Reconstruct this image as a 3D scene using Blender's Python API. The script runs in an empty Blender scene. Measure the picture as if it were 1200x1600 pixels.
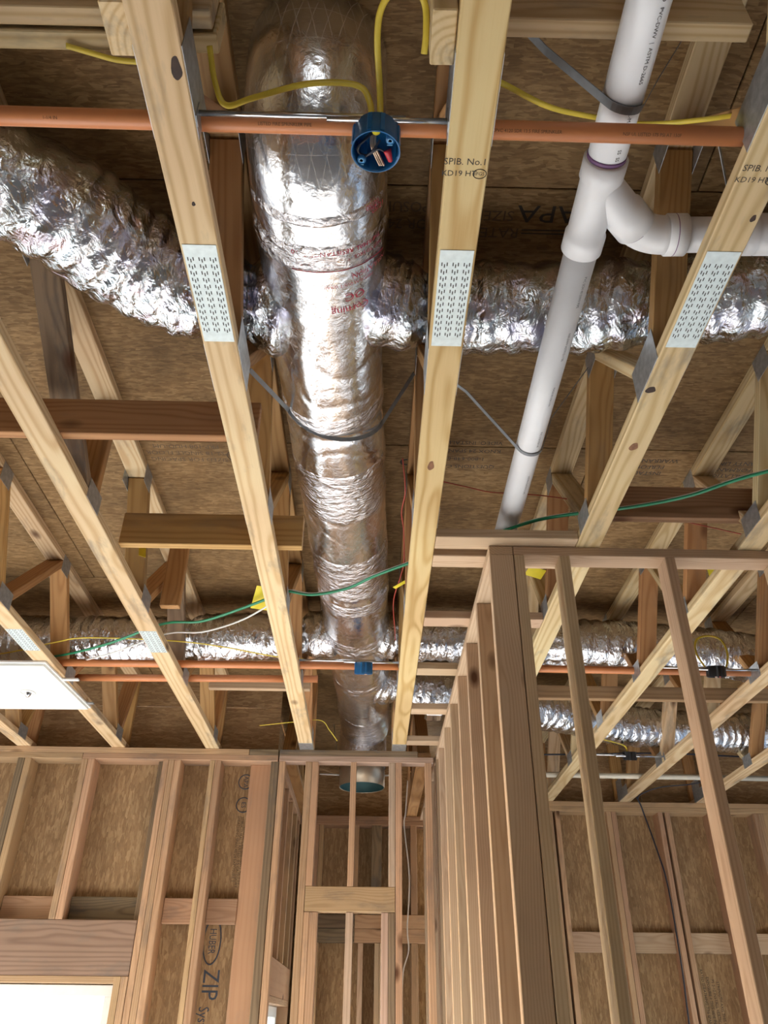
import bpy, bmesh, math, random
from mathutils import Vector, Matrix, noise as mnoise

scene = bpy.context.scene
COL = scene.collection
CZ = 1.54                                  # camera height above the slab
random.seed(7)

# ------------------------------------------------------------------ camera
F = 1240.0
def _n(v): return Vector(v).normalized()
_Y = _n((-28, 804, F)); _Z = _n((20, -1912, F)); _Z = (_Z - _Y * _Y.dot(_Z)).normalized(); _X = _Y.cross(_Z)
def c2w(v): v = Vector(v); return Vector((_X.dot(v), _Y.dot(v), _Z.dot(v)))
cd = bpy.data.cameras.new('camera'); cam = bpy.data.objects.new('camera', cd); COL.objects.link(cam)
r, u, b = c2w((1, 0, 0)), c2w((0, -1, 0)), c2w((0, 0, -1))
cam.matrix_world = Matrix(((r.x, u.x, b.x, 0), (r.y, u.y, b.y, 0), (r.z, u.z, b.z, CZ), (0, 0, 0, 1)))
cd.sensor_fit = 'VERTICAL'; cd.sensor_height = 36; cd.lens = F / 1600 * 36
cd.clip_start = 0.05; cd.clip_end = 300
scene.camera = cam

# ------------------------------------------------------------------ light
SUN_EL, SUN_AZ = math.radians(18.5), math.radians(-94)      # sun stands to the left, slightly behind
world = bpy.data.worlds.new('sky'); scene.world = world; world.use_nodes = True
wn = world.node_tree.nodes; wl = world.node_tree.links
sky = wn.new('ShaderNodeTexSky'); sky.sky_type = 'NISHITA'; sky.sun_disc = False
sky.sun_elevation = SUN_EL; sky.sun_rotation = SUN_AZ; sky.dust_density = 0.6
wn['Background'].inputs['Strength'].default_value = 0.5
wl.new(sky.outputs[0], wn['Background'].inputs['Color'])
sd = bpy.data.lights.new('sun', 'SUN'); sd.energy = 34.0; sd.color = (1.0, 0.99, 0.97); sd.angle = math.radians(0.6)
sun = bpy.data.objects.new('sun', sd); COL.objects.link(sun)
sdir = Vector((math.sin(SUN_AZ) * math.cos(SUN_EL), math.cos(SUN_AZ) * math.cos(SUN_EL), math.sin(SUN_EL)))
sun.rotation_euler = sdir.to_track_quat('Z', 'Y').to_euler(); sun.location = (-12, -3, 14)
vs = scene.view_settings
vs.view_transform = 'Standard'; vs.look = 'None'; vs.gamma = 1; vs.use_curve_mapping = False
vs.exposure = 0.55

# ------------------------------------------------------------------ helpers
def W(X, Y, H): return Vector((X, Y, H + CZ))
def tag(o, label=None, cat=None, group=None, kind=None):
    if label: o['label'] = label
    if cat: o['category'] = cat
    if group: o['group'] = group
    if kind: o['kind'] = kind
    return o
def empty(name, loc, label, cat, group=None, kind=None):
    o = bpy.data.objects.new(name, None); o.empty_display_size = 0.1
    o.location = loc; COL.objects.link(o); return tag(o, label, cat, group, kind)
def wmat(o):
    m = Matrix.LocRotScale(o.location, o.rotation_euler, o.scale)
    return wmat(o.parent) @ m if o.parent else m
def link(name, me, mat, parent=None, M=None):
    o = bpy.data.objects.new(name, me); COL.objects.link(o)
    if mat is not None and not me.materials: me.materials.append(mat)
    M = M or Matrix()
    if parent:
        o.parent = parent; M = wmat(parent).inverted() @ M
    loc, rot, _ = M.decompose(); o.location = loc; o.rotation_euler = rot.to_euler()
    return o
def pymesh(name, v, f, smooth=False, uv=None):
    me = bpy.data.meshes.new(name); me.from_pydata([tuple(p) for p in v], [], f)
    if smooth: me.polygons.foreach_set('use_smooth', [True] * len(me.polygons))
    if uv:
        l = me.uv_layers.new(name='UVMap')
        for lp in me.loops: l.data[lp.index].uv = uv[lp.vertex_index]
    me.update(); return me
_boxes = {}
def box_mesh(L, w, t, c=0.0025, key=None):
    k = (round(L, 4), round(w, 4), round(t, 4), c, key)
    if k in _boxes: return _boxes[k]
    h = (L / 2, w / 2, t / 2); c = min(c, min(h) * 0.45)
    v, idx, f = [], {}, []
    for sx in (-1, 1):
        for sy in (-1, 1):
            for sz in (-1, 1):
                s = (sx, sy, sz)
                for a in range(3):
                    idx[(s, a)] = len(v)
                    v.append(tuple(s[i] * (h[i] if i == a else h[i] - c) for i in range(3)))
    S = (-1, 1)
    def face(ids, outward):
        p = [Vector(v[i]) for i in ids]
        n = (p[1] - p[0]).cross(p[2] - p[0])
        f.append(ids if n.dot(outward) > 0 else ids[::-1])
    for a in range(3):
        b_, c_ = (a + 1) % 3, (a + 2) % 3
        for s in S:
            q = []
            for (p1, p2) in ((-1, -1), (1, -1), (1, 1), (-1, 1)):
                t_ = [0, 0, 0]; t_[a] = s; t_[b_] = p1; t_[c_] = p2; q.append(idx[(tuple(t_), a)])
            o = Vector((0, 0, 0)); o[a] = s; face(q, o)
        for s1 in S:
            for s2 in S:
                t0 = [0, 0, 0]; t0[b_] = s1; t0[c_] = s2; t0[a] = -1
                t1 = list(t0); t1[a] = 1
                o = Vector((0, 0, 0)); o[b_] = s1; o[c_] = s2
                face([idx[(tuple(t0), b_)], idx[(tuple(t1), b_)], idx[(tuple(t1), c_)], idx[(tuple(t0), c_)]], o)
    for sx in S:
        for sy in S:
            for sz in S:
                s = (sx, sy, sz); face([idx[(s, 0)], idx[(s, 1)], idx[(s, 2)]], Vector(s))
    me = pymesh('board', v, f); _boxes[k] = me; return me
def lumber(name, a, b, w, t, wdir, mat, parent=None, c=0.0025):
    """a board from a to b (world), width w along wdir, thickness t across"""
    a, b = Vector(a), Vector(b); x = (b - a); L = x.length; x.normalize()
    y = Vector(wdir); y = (y - x * x.dot(y)).normalized(); z = x.cross(y)
    me = box_mesh(L, w, t, c, mat.name)
    m = (a + b) / 2
    M = Matrix(((x.x, y.x, z.x, m.x), (x.y, y.y, z.y, m.y), (x.z, y.z, z.z, m.z), (0, 0, 0, 1)))
    return link(name, me, mat, parent, M)
def boxw(name, x0, x1, y0, y1, h0, h1, mat, parent=None, axis=None, c=0.0025):
    """axis-aligned board between X, Y and H limits, grain along its longest side"""
    d = (x1 - x0, y1 - y0, h1 - h0)
    ax = axis if axis is not None else max(range(3), key=lambda i: d[i])
    others = [i for i in range(3) if i != ax]; wi = max(others, key=lambda i: d[i]); ti = [i for i in others if i != wi][0]
    m = [(x0 + x1) / 2, (y0 + y1) / 2, (h0 + h1) / 2 + CZ]
    a, b_ = list(m), list(m); a[ax] -= d[ax] / 2; b_[ax] += d[ax] / 2
    wd = [0, 0, 0]; wd[wi] = 1
    return lumber(name, a, b_, d[wi], d[ti], wd, mat, parent, c)
def smooth_path(pts, n=8):
    P = [Vector(p) for p in pts]; P = [P[0] * 2 - P[1]] + P + [P[-1] * 2 - P[-2]]
    out = []
    for i in range(1, len(P) - 2):
        for k in range(n):
            t = k / n; a, b_, c_, d = P[i - 1], P[i], P[i + 1], P[i + 2]
            out.append(0.5 * ((2 * b_) + (c_ - a) * t + (2 * a - 5 * b_ + 4 * c_ - d) * t * t + (3 * b_ - a - 3 * c_ + d) * t ** 3))
    out.append(P[-2]); return out
def frames(path, up=(0, 0, 1)):
    res = []; N = len(path); ref = Vector(up)
    for i in range(N):
        t = (path[min(i + 1, N - 1)] - path[max(i - 1, 0)]).normalized()
        s = t.cross(ref)
        if s.length < 1e-4: s = t.cross(Vector((1, 0.01, 0)))
        s.normalize(); n = s.cross(t); ref = n; res.append((path[i], t, s, n))
    return res
def tube(path, rad, seg=10, flat=1.0, cap=True, rf=None, up=(0, 0, 1)):
    """vertices, faces, uv of a tube; rf(i, ang, path_fraction, point) gives the radius"""
    fr = frames(path, up); v, f, uv = [], [], []; L = 0
    for i, (p, t, s, n) in enumerate(fr):
        if i: L += (p - fr[i - 1][0]).length
        for k in range(seg):
            a = 2 * math.pi * k / seg
            R = rf(i, a, L, p) if rf else rad
            v.append(p + s * (math.cos(a) * R) + n * (math.sin(a) * R * flat)); uv.append((k / seg, L))
    N = len(fr)
    for i in range(N - 1):
        for k in range(seg):
            k2 = (k + 1) % seg
            f.append((i * seg + k, i * seg + k2, (i + 1) * seg + k2, (i + 1) * seg + k))
    if cap:
        f.append(tuple(range(seg))[::-1]); f.append(tuple((N - 1) * seg + k for k in range(seg)))
    return v, f, uv
def cable(name, pts, rad, mat, parent=None, flat=1.0, seg=8, n=8, up=(0, 0, 1)):
    v, f, uv = tube(smooth_path(pts, n), rad, seg, flat, up=up)
    return link(name, pymesh(name, v, f, True, uv), mat, parent)
def cyl(name, a, b, rad, mat, parent=None, seg=24, n=1):
    a, b = Vector(a), Vector(b)
    v, f, uv = tube([a.lerp(b, i / n) for i in range(n + 1)], rad, seg)
    me = pymesh(name, v, f, False, uv)
    for p in me.polygons: p.use_smooth = len(p.vertices) == 4
    return link(name, me, mat, parent)
def multi(name, parts, mat, parent=None, smooth=True):
    V, Fc, UV = [], [], []
    for v, f, uv in parts:
        o = len(V); V += v; Fc += [tuple(i + o for i in q) for q in f]; UV += uv
    me = pymesh(name, V, Fc, False, UV)
    for p in me.polygons: p.use_smooth = smooth and len(p.vertices) == 4
    return link(name, me, mat, parent)
def lathe(name, prof, org, axis, mat, parent=None, seg=32, smooth=True):
    ax = Vector(axis).normalized(); s = ax.cross(Vector((0.3, 1, 0.2))).normalized(); n = ax.cross(s); v, f = [], []
    org = Vector(org)
    for (rr, z) in prof:
        for k in range(seg):
            a = 2 * math.pi * k / seg; v.append(org + ax * z + (s * math.cos(a) + n * math.sin(a)) * rr)
    for i in range(len(prof) - 1):
        for k in range(seg):
            k2 = (k + 1) % seg; f.append((i * seg + k, i * seg + k2, (i + 1) * seg + k2, (i + 1) * seg + k))
    me = pymesh(name, v, f, smooth); return link(name, me, mat, parent)
def text_data(s, size):
    cu = bpy.data.curves.new('t', 'FONT'); cu.body = s; cu.size = size; cu.align_x = 'CENTER'; cu.align_y = 'CENTER'
    cu.resolution_u = 2
    o = bpy.data.objects.new('t', cu); COL.objects.link(o)
    bpy.context.view_layer.update()
    me = bpy.data.meshes.new_from_object(o)
    v = [tuple(p.co) for p in me.vertices]; f = [tuple(p.vertices) for p in me.polygons]
    bpy.data.objects.remove(o); bpy.data.curves.remove(cu); bpy.data.meshes.remove(me)
    return v, f
def print_text(name, s, size, org, right, up, mat, parent=None, fn=None, sx=1.0):
    """flat print: text laid in the plane (right, up) or mapped by fn(x, y)"""
    v, f = text_data(s, size); right = Vector(right).normalized(); up = Vector(up).normalized(); org = Vector(org)
    P = [fn(x * sx, y) if fn else org + right * (x * sx) + up * y for x, y, z in v]
    return link(name, pymesh(name, P, f), mat, parent)

# ------------------------------------------------------------------ materials
class NT:
    def __init__(s, name):
        s.m = bpy.data.materials.new(name); s.m.use_nodes = True; s.t = s.m.node_tree
        s.b = s.t.nodes['Principled BSDF']
    def n(s, typ, **kw):
        nd = s.t.nodes.new('ShaderNode' + typ)
        for k, val in kw.items():
            if k.startswith('i_'):
                key = k[2:]; nd.inputs[int(key) if key.isdigit() else key].default_value = val
            else: setattr(nd, k, val)
        return nd
    def l(s, a, b): s.t.links.new(a, b)
    def math(s, op, a, b=None, c=None):
        nd = s.n('Math', operation=op)
        for i, x in enumerate((a, b, c)):
            if x is None: continue
            if isinstance(x, (int, float)): nd.inputs[i].default_value = x
            else: s.l(x, nd.inputs[i])
        return nd.outputs[0]
    def ramp(s, fac, stops, interp='LINEAR'):
        nd = s.n('ValToRGB'); nd.color_ramp.interpolation = interp; e = nd.color_ramp.elements
        while len(e) < len(stops): e.new(0.5)
        for el, (p, c) in zip(e, stops):
            el.position = p; el.color = (*c, 1) if len(c) == 3 else c
        s.l(fac, nd.inputs[0]); return nd.outputs[0]
    def mix(s, fac, a, b, mode='MIX'):
        nd = s.n('Mix', data_type='RGBA', blend_type=mode)
        for i, x in ((0, fac), (6, a), (7, b)):
            if isinstance(x, (int, float)): nd.inputs[i].default_value = x
            elif isinstance(x, tuple): nd.inputs[i].default_value = (*x, 1)
            else: s.l(x, nd.inputs[i])
        return nd.outputs[2]
    def bump(s, h, strength, dist=0.01):
        nd = s.n('Bump'); nd.inputs['Strength'].default_value = strength; nd.inputs['Distance'].default_value = dist
        s.l(h, nd.inputs['Height']); s.l(nd.outputs[0], s.b.inputs['Normal']); return nd
def plain(name, col, rough=0.5, metal=0.0, noise=0.0, nscale=30):
    t = NT(name); t.b.inputs['Roughness'].default_value = rough; t.b.inputs['Metallic'].default_value = metal
    if noise:
        tc = t.n('TexCoord'); ns = t.n('TexNoise', i_Scale=nscale, i_Detail=4.0); t.l(tc.outputs['Object'], ns.inputs['Vector'])
        c = t.ramp(ns.outputs[0], [(0.3, tuple(x * (1 - noise) for x in col)), (0.7, tuple(min(1, x * (1 + noise)) for x in col))])
        t.l(c, t.b.inputs['Base Color'])
    else: t.b.inputs['Base Color'].default_value = (*col, 1)
    return t.m
def wood(name, light, dark, ring=0.011, contrast=0.8, stain=0.3, stain_col=(0.16, 0.14, 0.12), knot=0.10, var=0.18):
    t = NT(name); t.b.inputs['Roughness'].default_value = 0.62; t.b.inputs['Specular IOR Level'].default_value = 0.25
    tc = t.n('TexCoord'); oi = t.n('ObjectInfo')
    rnd = oi.outputs['Random']
    off = t.n('CombineXYZ'); t.l(t.math('MULTIPLY', rnd, 37.0), off.inputs[0]); t.l(t.math('MULTIPLY', rnd, 11.0), off.inputs[1]); t.l(t.math('MULTIPLY', rnd, 23.0), off.inputs[2])
    add = t.n('VectorMath', operation='ADD'); t.l(tc.outputs['Object'], add.inputs[0]); t.l(off.outputs[0], add.inputs[1])
    sep = t.n('SeparateXYZ'); t.l(tc.outputs['Object'], sep.inputs[0])
    # slow drift of the pith along the board
    mp = t.n('Mapping'); mp.inputs['Scale'].default_value = (1.3, 5, 5); t.l(add.outputs[0], mp.inputs[0])
    n1 = t.n('TexNoise', i_Scale=1.0, i_Detail=2.0); t.l(mp.outputs[0], n1.inputs['Vector'])
    drift = t.math('MULTIPLY', t.math('SUBTRACT', n1.outputs[0], 0.5), 0.085)
    r2 = t.math('SUBTRACT', t.math('FRACT', t.math('MULTIPLY', rnd, 91.7)), 0.5)
    r3 = t.math('FRACT', t.math('MULTIPLY', rnd, 53.3))
    yy = t.math('ADD', t.math('ADD', sep.outputs[1], t.math('MULTIPLY', r2, 0.09)), drift)
    zz = t.math('ADD', t.math('ADD', sep.outputs[2], t.math('ADD', t.math('MULTIPLY', r3, 0.05), 0.018)), drift)
    rad = t.math('SQRT', t.math('ADD', t.math('MULTIPLY', yy, yy), t.math('MULTIPLY', zz, zz)))
    sn = t.math('SINE', t.math('MULTIPLY', rad, 2 * math.pi / ring))
    rg = t.math('POWER', t.math('MULTIPLY_ADD', sn, 0.5, 0.5), 2.2)
    mf = t.n('Mapping'); mf.inputs['Scale'].default_value = (5, 170, 170); t.l(add.outputs[0], mf.inputs[0])
    nf = t.n('TexNoise', i_Scale=1.0, i_Detail=3.0); t.l(mf.outputs[0], nf.inputs['Vector'])
    g = t.math('ADD', t.math('MULTIPLY', rg, contrast), t.math('MULTIPLY', t.math('SUBTRACT', nf.outputs[0], 0.5), 0.55))
    col = t.mix(t.n('Clamp').outputs[0], light, dark)
    mixn = t.t.nodes[-1]; cl = t.t.nodes[-2]; t.l(g, cl.inputs[0])
    # big soft tone changes
    nb = t.n('TexNoise', i_Scale=1.6, i_Detail=3.0); t.l(add.outputs[0], nb.inputs['Vector'])
    col = t.mix(0.5, col, t.ramp(nb.outputs[0], [(0.3, (0.40, 0.38, 0.36)), (0.7, (0.62, 0.62, 0.62))]), 'OVERLAY')
    # grey-blue weather stain
    if stain > 0:
        ms = t.n('Mapping'); ms.inputs['Scale'].default_value = (2.6, 9, 9); t.l(add.outputs[0], ms.inputs[0])
        ns = t.n('TexNoise', i_Scale=1.0, i_Detail=5.0, i_Roughness=0.65); t.l(ms.outputs[0], ns.inputs['Vector'])
        sf = t.math('MULTIPLY', t.ramp(ns.outputs[0], [(0.54, (0, 0, 0)), (0.70, (1, 1, 1))]), stain)
        col = t.mix(sf, col, stain_col)
    if knot > 0:
        mk = t.n('Mapping'); mk.inputs['Scale'].default_value = (2.1, 4.2, 4.2); t.l(add.outputs[0], mk.inputs[0])
        vk = t.n('TexVoronoi', i_Scale=1.0); t.l(mk.outputs[0], vk.inputs['Vector'])
        kf = t.ramp(vk.outputs['Distance'], [(knot * 0.45, (1, 1, 1)), (knot, (0.35, 0.35, 0.35)), (knot * 1.25, (0, 0, 0))])
        col = t.mix(kf, col, (0.10, 0.045, 0.018))
    # each stick a little lighter or darker
    vv = t.math('MULTIPLY_ADD', t.math('FRACT', t.math('MULTIPLY', rnd, 17.9)), 2 * var, 1 - var)
    hv = t.n('HueSaturation'); t.l(vv, hv.inputs['Value']); t.l(col, hv.inputs['Color'])
    t.l(t.math('MULTIPLY_ADD', t.math('FRACT', t.math('MULTIPLY', rnd, 29.3)), 0.02, 0.49), hv.inputs['Hue'])
    t.l(hv.outputs[0], t.b.inputs['Base Color'])
    t.bump(nf.outputs[0], 0.18, 0.002); return t.m
def osb(name, a, b, c, along='X', scale=1.0, dirt=0.35):
    t = NT(name); t.b.inputs['Roughness'].default_value = 0.7; t.b.inputs['Specular IOR Level'].default_value = 0.2
    tc = t.n('TexCoord'); oi = t.n('ObjectInfo')
    off = t.n('CombineXYZ'); t.l(t.math('MULTIPLY', oi.outputs['Random'], 40.0), off.inputs[0]); t.l(t.math('MULTIPLY', oi.outputs['Random'], 17.0), off.inputs[1])
    add = t.n('VectorMath', operation='ADD'); t.l(tc.outputs['Object'], add.inputs[0]); t.l(off.outputs[0], add.inputs[1])
    nz = t.n('TexNoise', i_Scale=7.0, i_Detail=2.0); t.l(add.outputs[0], nz.inputs['Vector'])
    dis = t.n('VectorMath', operation='MULTIPLY_ADD'); t.l(nz.outputs['Color'], dis.inputs[0]); dis.inputs[1].default_value = (0.022, 0.022, 0.022); t.l(add.outputs[0], dis.inputs[2])
    layers = []
    for ang, sx, sy in ((5, 20, 105), (-24, 26, 120), (38, 24, 130), (84, 30, 105)):
        mp = t.n('Mapping'); mp.inputs['Rotation'].default_value = (0, 0, math.radians(ang)); mp.inputs['Scale'].default_value = (sx * scale, sy * scale, 30)
        t.l(dis.outputs[0], mp.inputs[0])
        vo = t.n('TexVoronoi', i_Scale=1.0, i_Randomness=1.0); t.l(mp.outputs[0], vo.inputs['Vector'])
        sp = t.n('SeparateColor'); t.l(vo.outputs['Color'], sp.inputs[0]); layers.append((sp, vo))
    col = t.ramp(layers[0][0].outputs[0], [(0.0, a), (0.45, b), (1.0, c)])
    hgt = layers[0][0].outputs[0]
    for (sp, vo), th in zip(layers[1:], (0.55, 0.66, 0.80)):
        msk = t.math('GREATER_THAN', sp.outputs[1], th)
        col = t.mix(msk, col, t.ramp(sp.outputs[0], [(0.0, a), (0.5, b), (1.0, c)]))
        hgt = t.math('ADD', hgt, t.math('MULTIPLY', msk, sp.outputs[0]))
    nd = t.n('TexNoise', i_Scale=2.2, i_Detail=6.0, i_Roughness=0.7); t.l(add.outputs[0], nd.inputs['Vector'])
    col = t.mix(t.math('MULTIPLY', t.ramp(nd.outputs[0], [(0.42, (0, 0, 0)), (0.68, (1, 1, 1))]), dirt), col, tuple(x * 0.30 for x in a))
    mg = t.n('Mapping'); mg.inputs['Scale'].default_value = (40, 260, 20); t.l(add.outputs[0], mg.inputs[0])
    fg = t.n('TexNoise', i_Scale=1.0, i_Detail=2.0); t.l(mg.outputs[0], fg.inputs['Vector'])
    col = t.mix(0.45, col, t.ramp(fg.outputs[0], [(0.25, (0.30, 0.30, 0.30)), (0.75, (0.66, 0.66, 0.66))]), 'OVERLAY')
    t.l(col, t.b.inputs['Base Color']); t.bump(hgt, 0.25, 0.003); return t.m
def foil(name, tint=(0.84, 0.86, 0.89), rough=0.16, crinkle=0.5, scrim=0.0, purple=0.0, sc=1.0, streak=None):
    t = NT(name); B = t.b; B.inputs['Metallic'].default_value = 1.0; B.inputs['Roughness'].default_value = rough
    tc = t.n('TexCoord'); uvn = t.n('UVMap')
    n1 = t.n('TexNoise', i_Scale=26.0 * sc, i_Detail=6.0, i_Roughness=0.6, i_Distortion=0.8); t.l(tc.outputs['Object'], n1.inputs['Vector'])
    v1 = t.n('TexVoronoi', i_Scale=38.0 * sc, feature='SMOOTH_F1'); v1.inputs['Smoothness'].default_value = 0.25
    md = t.n('VectorMath', operation='MULTIPLY_ADD'); t.l(n1.outputs['Color'], md.inputs[0]); md.inputs[1].default_value = (0.06, 0.06, 0.06); t.l(tc.outputs['Object'], md.inputs[2])
    t.l(md.outputs[0], v1.inputs['Vector'])
    h = t.math('ADD', t.math('MULTIPLY', n1.outputs[0], 0.8), t.math('MULTIPLY', v1.outputs['Distance'], 0.7))
    if streak:
        w0 = t.n('TexNoise', i_Scale=9.0, i_Detail=2.0); t.l(tc.outputs['Object'], w0.inputs['Vector'])
        wd_ = t.n('VectorMath', operation='MULTIPLY_ADD'); t.l(w0.outputs['Color'], wd_.inputs[0]); wd_.inputs[1].default_value = (0.09, 0.09, 0.09); t.l(tc.outputs['Object'], wd_.inputs[2])
        ms_ = t.n('Mapping'); ms_.inputs['Scale'].default_value = streak; t.l(wd_.outputs[0], ms_.inputs[0])
        n2 = t.n('TexNoise', i_Scale=1.0, i_Detail=2.5, i_Roughness=0.5); t.l(ms_.outputs[0], n2.inputs['Vector'])
        h = t.math('ADD', n2.outputs[0], t.math('MULTIPLY', v1.outputs['Distance'], 0.25))
    nt = t.n('TexNoise', i_Scale=3.0 * sc, i_Detail=3.0); t.l(tc.outputs['Object'], nt.inputs['Vector'])
    col = t.ramp(nt.outputs[0], [(0.35, tuple(x * 0.86 for x in tint)), (0.65, tint)])
    if purple:
        np_ = t.n('TexNoise', i_Scale=11.0, i_Detail=3.0); t.l(tc.outputs['Object'], np_.inputs['Vector'])
        col = t.mix(purple, col, t.ramp(np_.outputs[0], [(0.36, (0.55, 0.50, 0.85)), (0.47, (0.80, 0.80, 0.84)), (0.56, (0.50, 0.68, 0.72)), (0.64, (0.78, 0.55, 0.70))]), 'MULTIPLY')
    if scrim:
        su = t.n('SeparateXYZ'); t.l(uvn.outputs[0], su.inputs[0])
        lines = None
        for A, Bc in ((30.0, 13.0), (30.0, -13.0), (0.0, 24.0)):
            ph = t.math('ADD', t.math('MULTIPLY', su.outputs[0], A), t.math('MULTIPLY', su.outputs[1], Bc))
            d = t.math('ABSOLUTE', t.math('SUBTRACT', t.math('FRACT', ph), 0.5))
            ln = t.math('LESS_THAN', d, 0.026 if A else 0.012)
            lines = ln if lines is None else t.math('MAXIMUM', lines, ln)
        h = t.math('ADD', h, t.math('MULTIPLY', lines, scrim))
        col = t.mix(t.math('MULTIPLY', lines, 0.4), col, (0.86, 0.86, 0.84)); t.l(t.math('MULTIPLY_ADD', lines, -0.22, 1.0), B.inputs['Metallic'])
    t.l(col, B.inputs['Base Color']); t.bump(h, crinkle, 0.012); return t.m

M = {}
M['chord'] = wood('chord_pine', (0.64, 0.485, 0.285), (0.48, 0.315, 0.15), ring=0.015, contrast=0.8, stain=0.65, stain_col=(0.20, 0.18, 0.15), var=0.14)
M['clean'] = wood('clean_pine', (0.64, 0.455, 0.235), (0.48, 0.295, 0.12), ring=0.017, contrast=0.95, stain=0.0, var=0.08, knot=0.07)
M['web'] = wood('web_pine', (0.44, 0.25, 0.10), (0.31, 0.155, 0.055), ring=0.013, contrast=0.7, stain=0.3, var=0.22)
M['grey'] = wood('weathered_wood', (0.23, 0.165, 0.10), (0.11, 0.075, 0.045), contrast=0.6, stain=0.9, stain_col=(0.10, 0.09, 0.08))
M['stud'] = wood('stud_spruce', (0.57, 0.42, 0.275), (0.44, 0.295, 0.175), ring=0.009, contrast=0.6, stain=0.12, var=0.12)
M['oldstud'] = wood('aged_stud', (0.48, 0.31, 0.18), (0.34, 0.20, 0.105), ring=0.009, contrast=0.6, stain=0.5, stain_col=(0.15, 0.12, 0.10), var=0.14)
M['brown'] = wood('brown_lumber', (0.50, 0.36, 0.265), (0.38, 0.26, 0.18), ring=0.012, contrast=0.7, stain=0.3, var=0.10)
M['header'] = wood('dark_header', (0.30, 0.195, 0.14), (0.20, 0.12, 0.085), ring=0.02, contrast=0.8, stain=0.5, var=0.05)
M['dark'] = wood('dark_brace', (0.33, 0.20, 0.11), (0.22, 0.125, 0.06), ring=0.014, contrast=0.7, stain=0.3, var=0.08)
M['plank'] = wood('orange_plank', (0.52, 0.32, 0.175), (0.44, 0.25, 0.125), ring=0.03, contrast=0.35, stain=0.35, stain_col=(0.30, 0.24, 0.18), var=0.05)
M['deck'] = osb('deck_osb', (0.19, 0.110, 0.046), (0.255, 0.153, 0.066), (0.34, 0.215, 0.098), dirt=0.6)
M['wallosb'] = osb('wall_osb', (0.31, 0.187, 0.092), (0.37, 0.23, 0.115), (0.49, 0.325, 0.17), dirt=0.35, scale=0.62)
M['foil'] = foil('duct_foil', crinkle=0.12, scrim=0.3, rough=0.17, sc=1.3)
M['tape'] = foil('foil_tape', tint=(0.80, 0.79, 0.81), crinkle=0.7, rough=0.14, sc=1.5, streak=(22, 60, 22))
M['flex'] = foil('flex_foil', crinkle=1.0, rough=0.12, purple=0.45, sc=1.0, streak=(48, 16, 16))
M['flexb'] = foil('flex_foil_bright', crinkle=1.0, rough=0.12, purple=0.08, sc=1.0, streak=(48, 16, 16))
M['cap'] = foil('duct_end_foil', tint=(0.72, 0.66, 0.62), crinkle=0.3, rough=0.18)
M['pvc'] = plain('white_pvc', (0.78, 0.78, 0.79), 0.28, noise=0.05, nscale=6)
M['cpvc'] = plain('orange_cpvc', (0.60, 0.225, 0.085), 0.42, noise=0.06, nscale=9)
M['cream'] = plain('cream_pvc', (0.78, 0.72, 0.58), 0.35, noise=0.04)
M['primer'] = plain('purple_primer', (0.20, 0.10, 0.22), 0.5)
M['galv'] = plain('galvanised_steel', (0.42, 0.44, 0.45), 0.42, 0.75, 0.22, 45)
M['plate'] = plain('splice_plate_steel', (0.62, 0.70, 0.70), 0.5, 0.25, 0.08, 60)
M['slot'] = plain('plate_slot_shadow', (0.05, 0.05, 0.045), 0.8)
M['steel'] = plain('polished_steel', (0.62, 0.63, 0.65), 0.18, 1.0, 0.05, 20)
M['strap'] = plain('grey_strap', (0.20, 0.21, 0.22), 0.45, 0.4, 0.1, 40)
M['bluebox'] = plain('blue_plastic', (0.012, 0.12, 0.30), 0.32, noise=0.08)
M['bluemark'] = plain('blue_raised_mark', (0.10, 0.36, 0.62), 0.4)
M['blackbox'] = plain('black_plastic', (0.015, 0.015, 0.017), 0.35, noise=0.1)
M['yellow'] = plain('yellow_cable', (0.66, 0.50, 0.05), 0.42, noise=0.08, nscale=25)
M['green'] = plain('green_cable', (0.015, 0.22, 0.10), 0.35, noise=0.08)
M['whitewire'] = plain('white_wire', (0.78, 0.76, 0.72), 0.45)
M['redwire'] = plain('red_wire', (0.42, 0.06, 0.04), 0.45)
M['blackwire'] = plain('black_wire', (0.015, 0.017, 0.03), 0.45)
M['copper'] = plain('bare_wire', (0.62, 0.45, 0.33), 0.3, 0.8)
M['rednut'] = plain('red_wire_nut', (0.50, 0.02, 0.035), 0.35)
M['tag'] = plain('yellow_tag', (0.80, 0.66, 0.03), 0.55, noise=0.06)
M['panel'] = plain('white_panel_paint', (0.80, 0.80, 0.74), 0.4, noise=0.03, nscale=4)
M['collar'] = plain('duct_collar_metal', (0.48, 0.40, 0.30), 0.35, 0.8, 0.1, 10)
M['liner'] = plain('duct_liner', (0.045, 0.12, 0.125), 0.6, 0.2, 0.1, 10)
M['ink'] = plain('black_ink', (0.035, 0.028, 0.022), 0.7)
M['fadeink'] = plain('faded_ink', (0.10, 0.065, 0.035), 0.75)
M['greyink'] = plain('grey_ink', (0.16, 0.16, 0.17), 0.7)
M['redink'] = plain('red_ink', (0.42, 0.02, 0.05), 0.5)
M['zipink'] = plain('blue_black_ink', (0.05, 0.06, 0.08), 0.7)
M['vinyl'] = plain('white_vinyl', (0.80, 0.81, 0.80), 0.4, noise=0.02)
M['slab'] = plain('concrete', (0.58, 0.59, 0.60), 0.8, noise=0.12, nscale=3)
M['earth'] = plain('pale_dirt', (0.46, 0.45, 0.42), 0.9, noise=0.2, nscale=1.5)
g = NT('window_glass'); g.b.inputs['Base Color'].default_value = (0.95, 0.98, 0.98, 1); g.b.inputs['Roughness'].default_value = 0.02
g.b.inputs['Transmission Weight'].default_value = 1.0; g.b.inputs['IOR'].default_value = 1.05; M['glass'] = g.m

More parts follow.
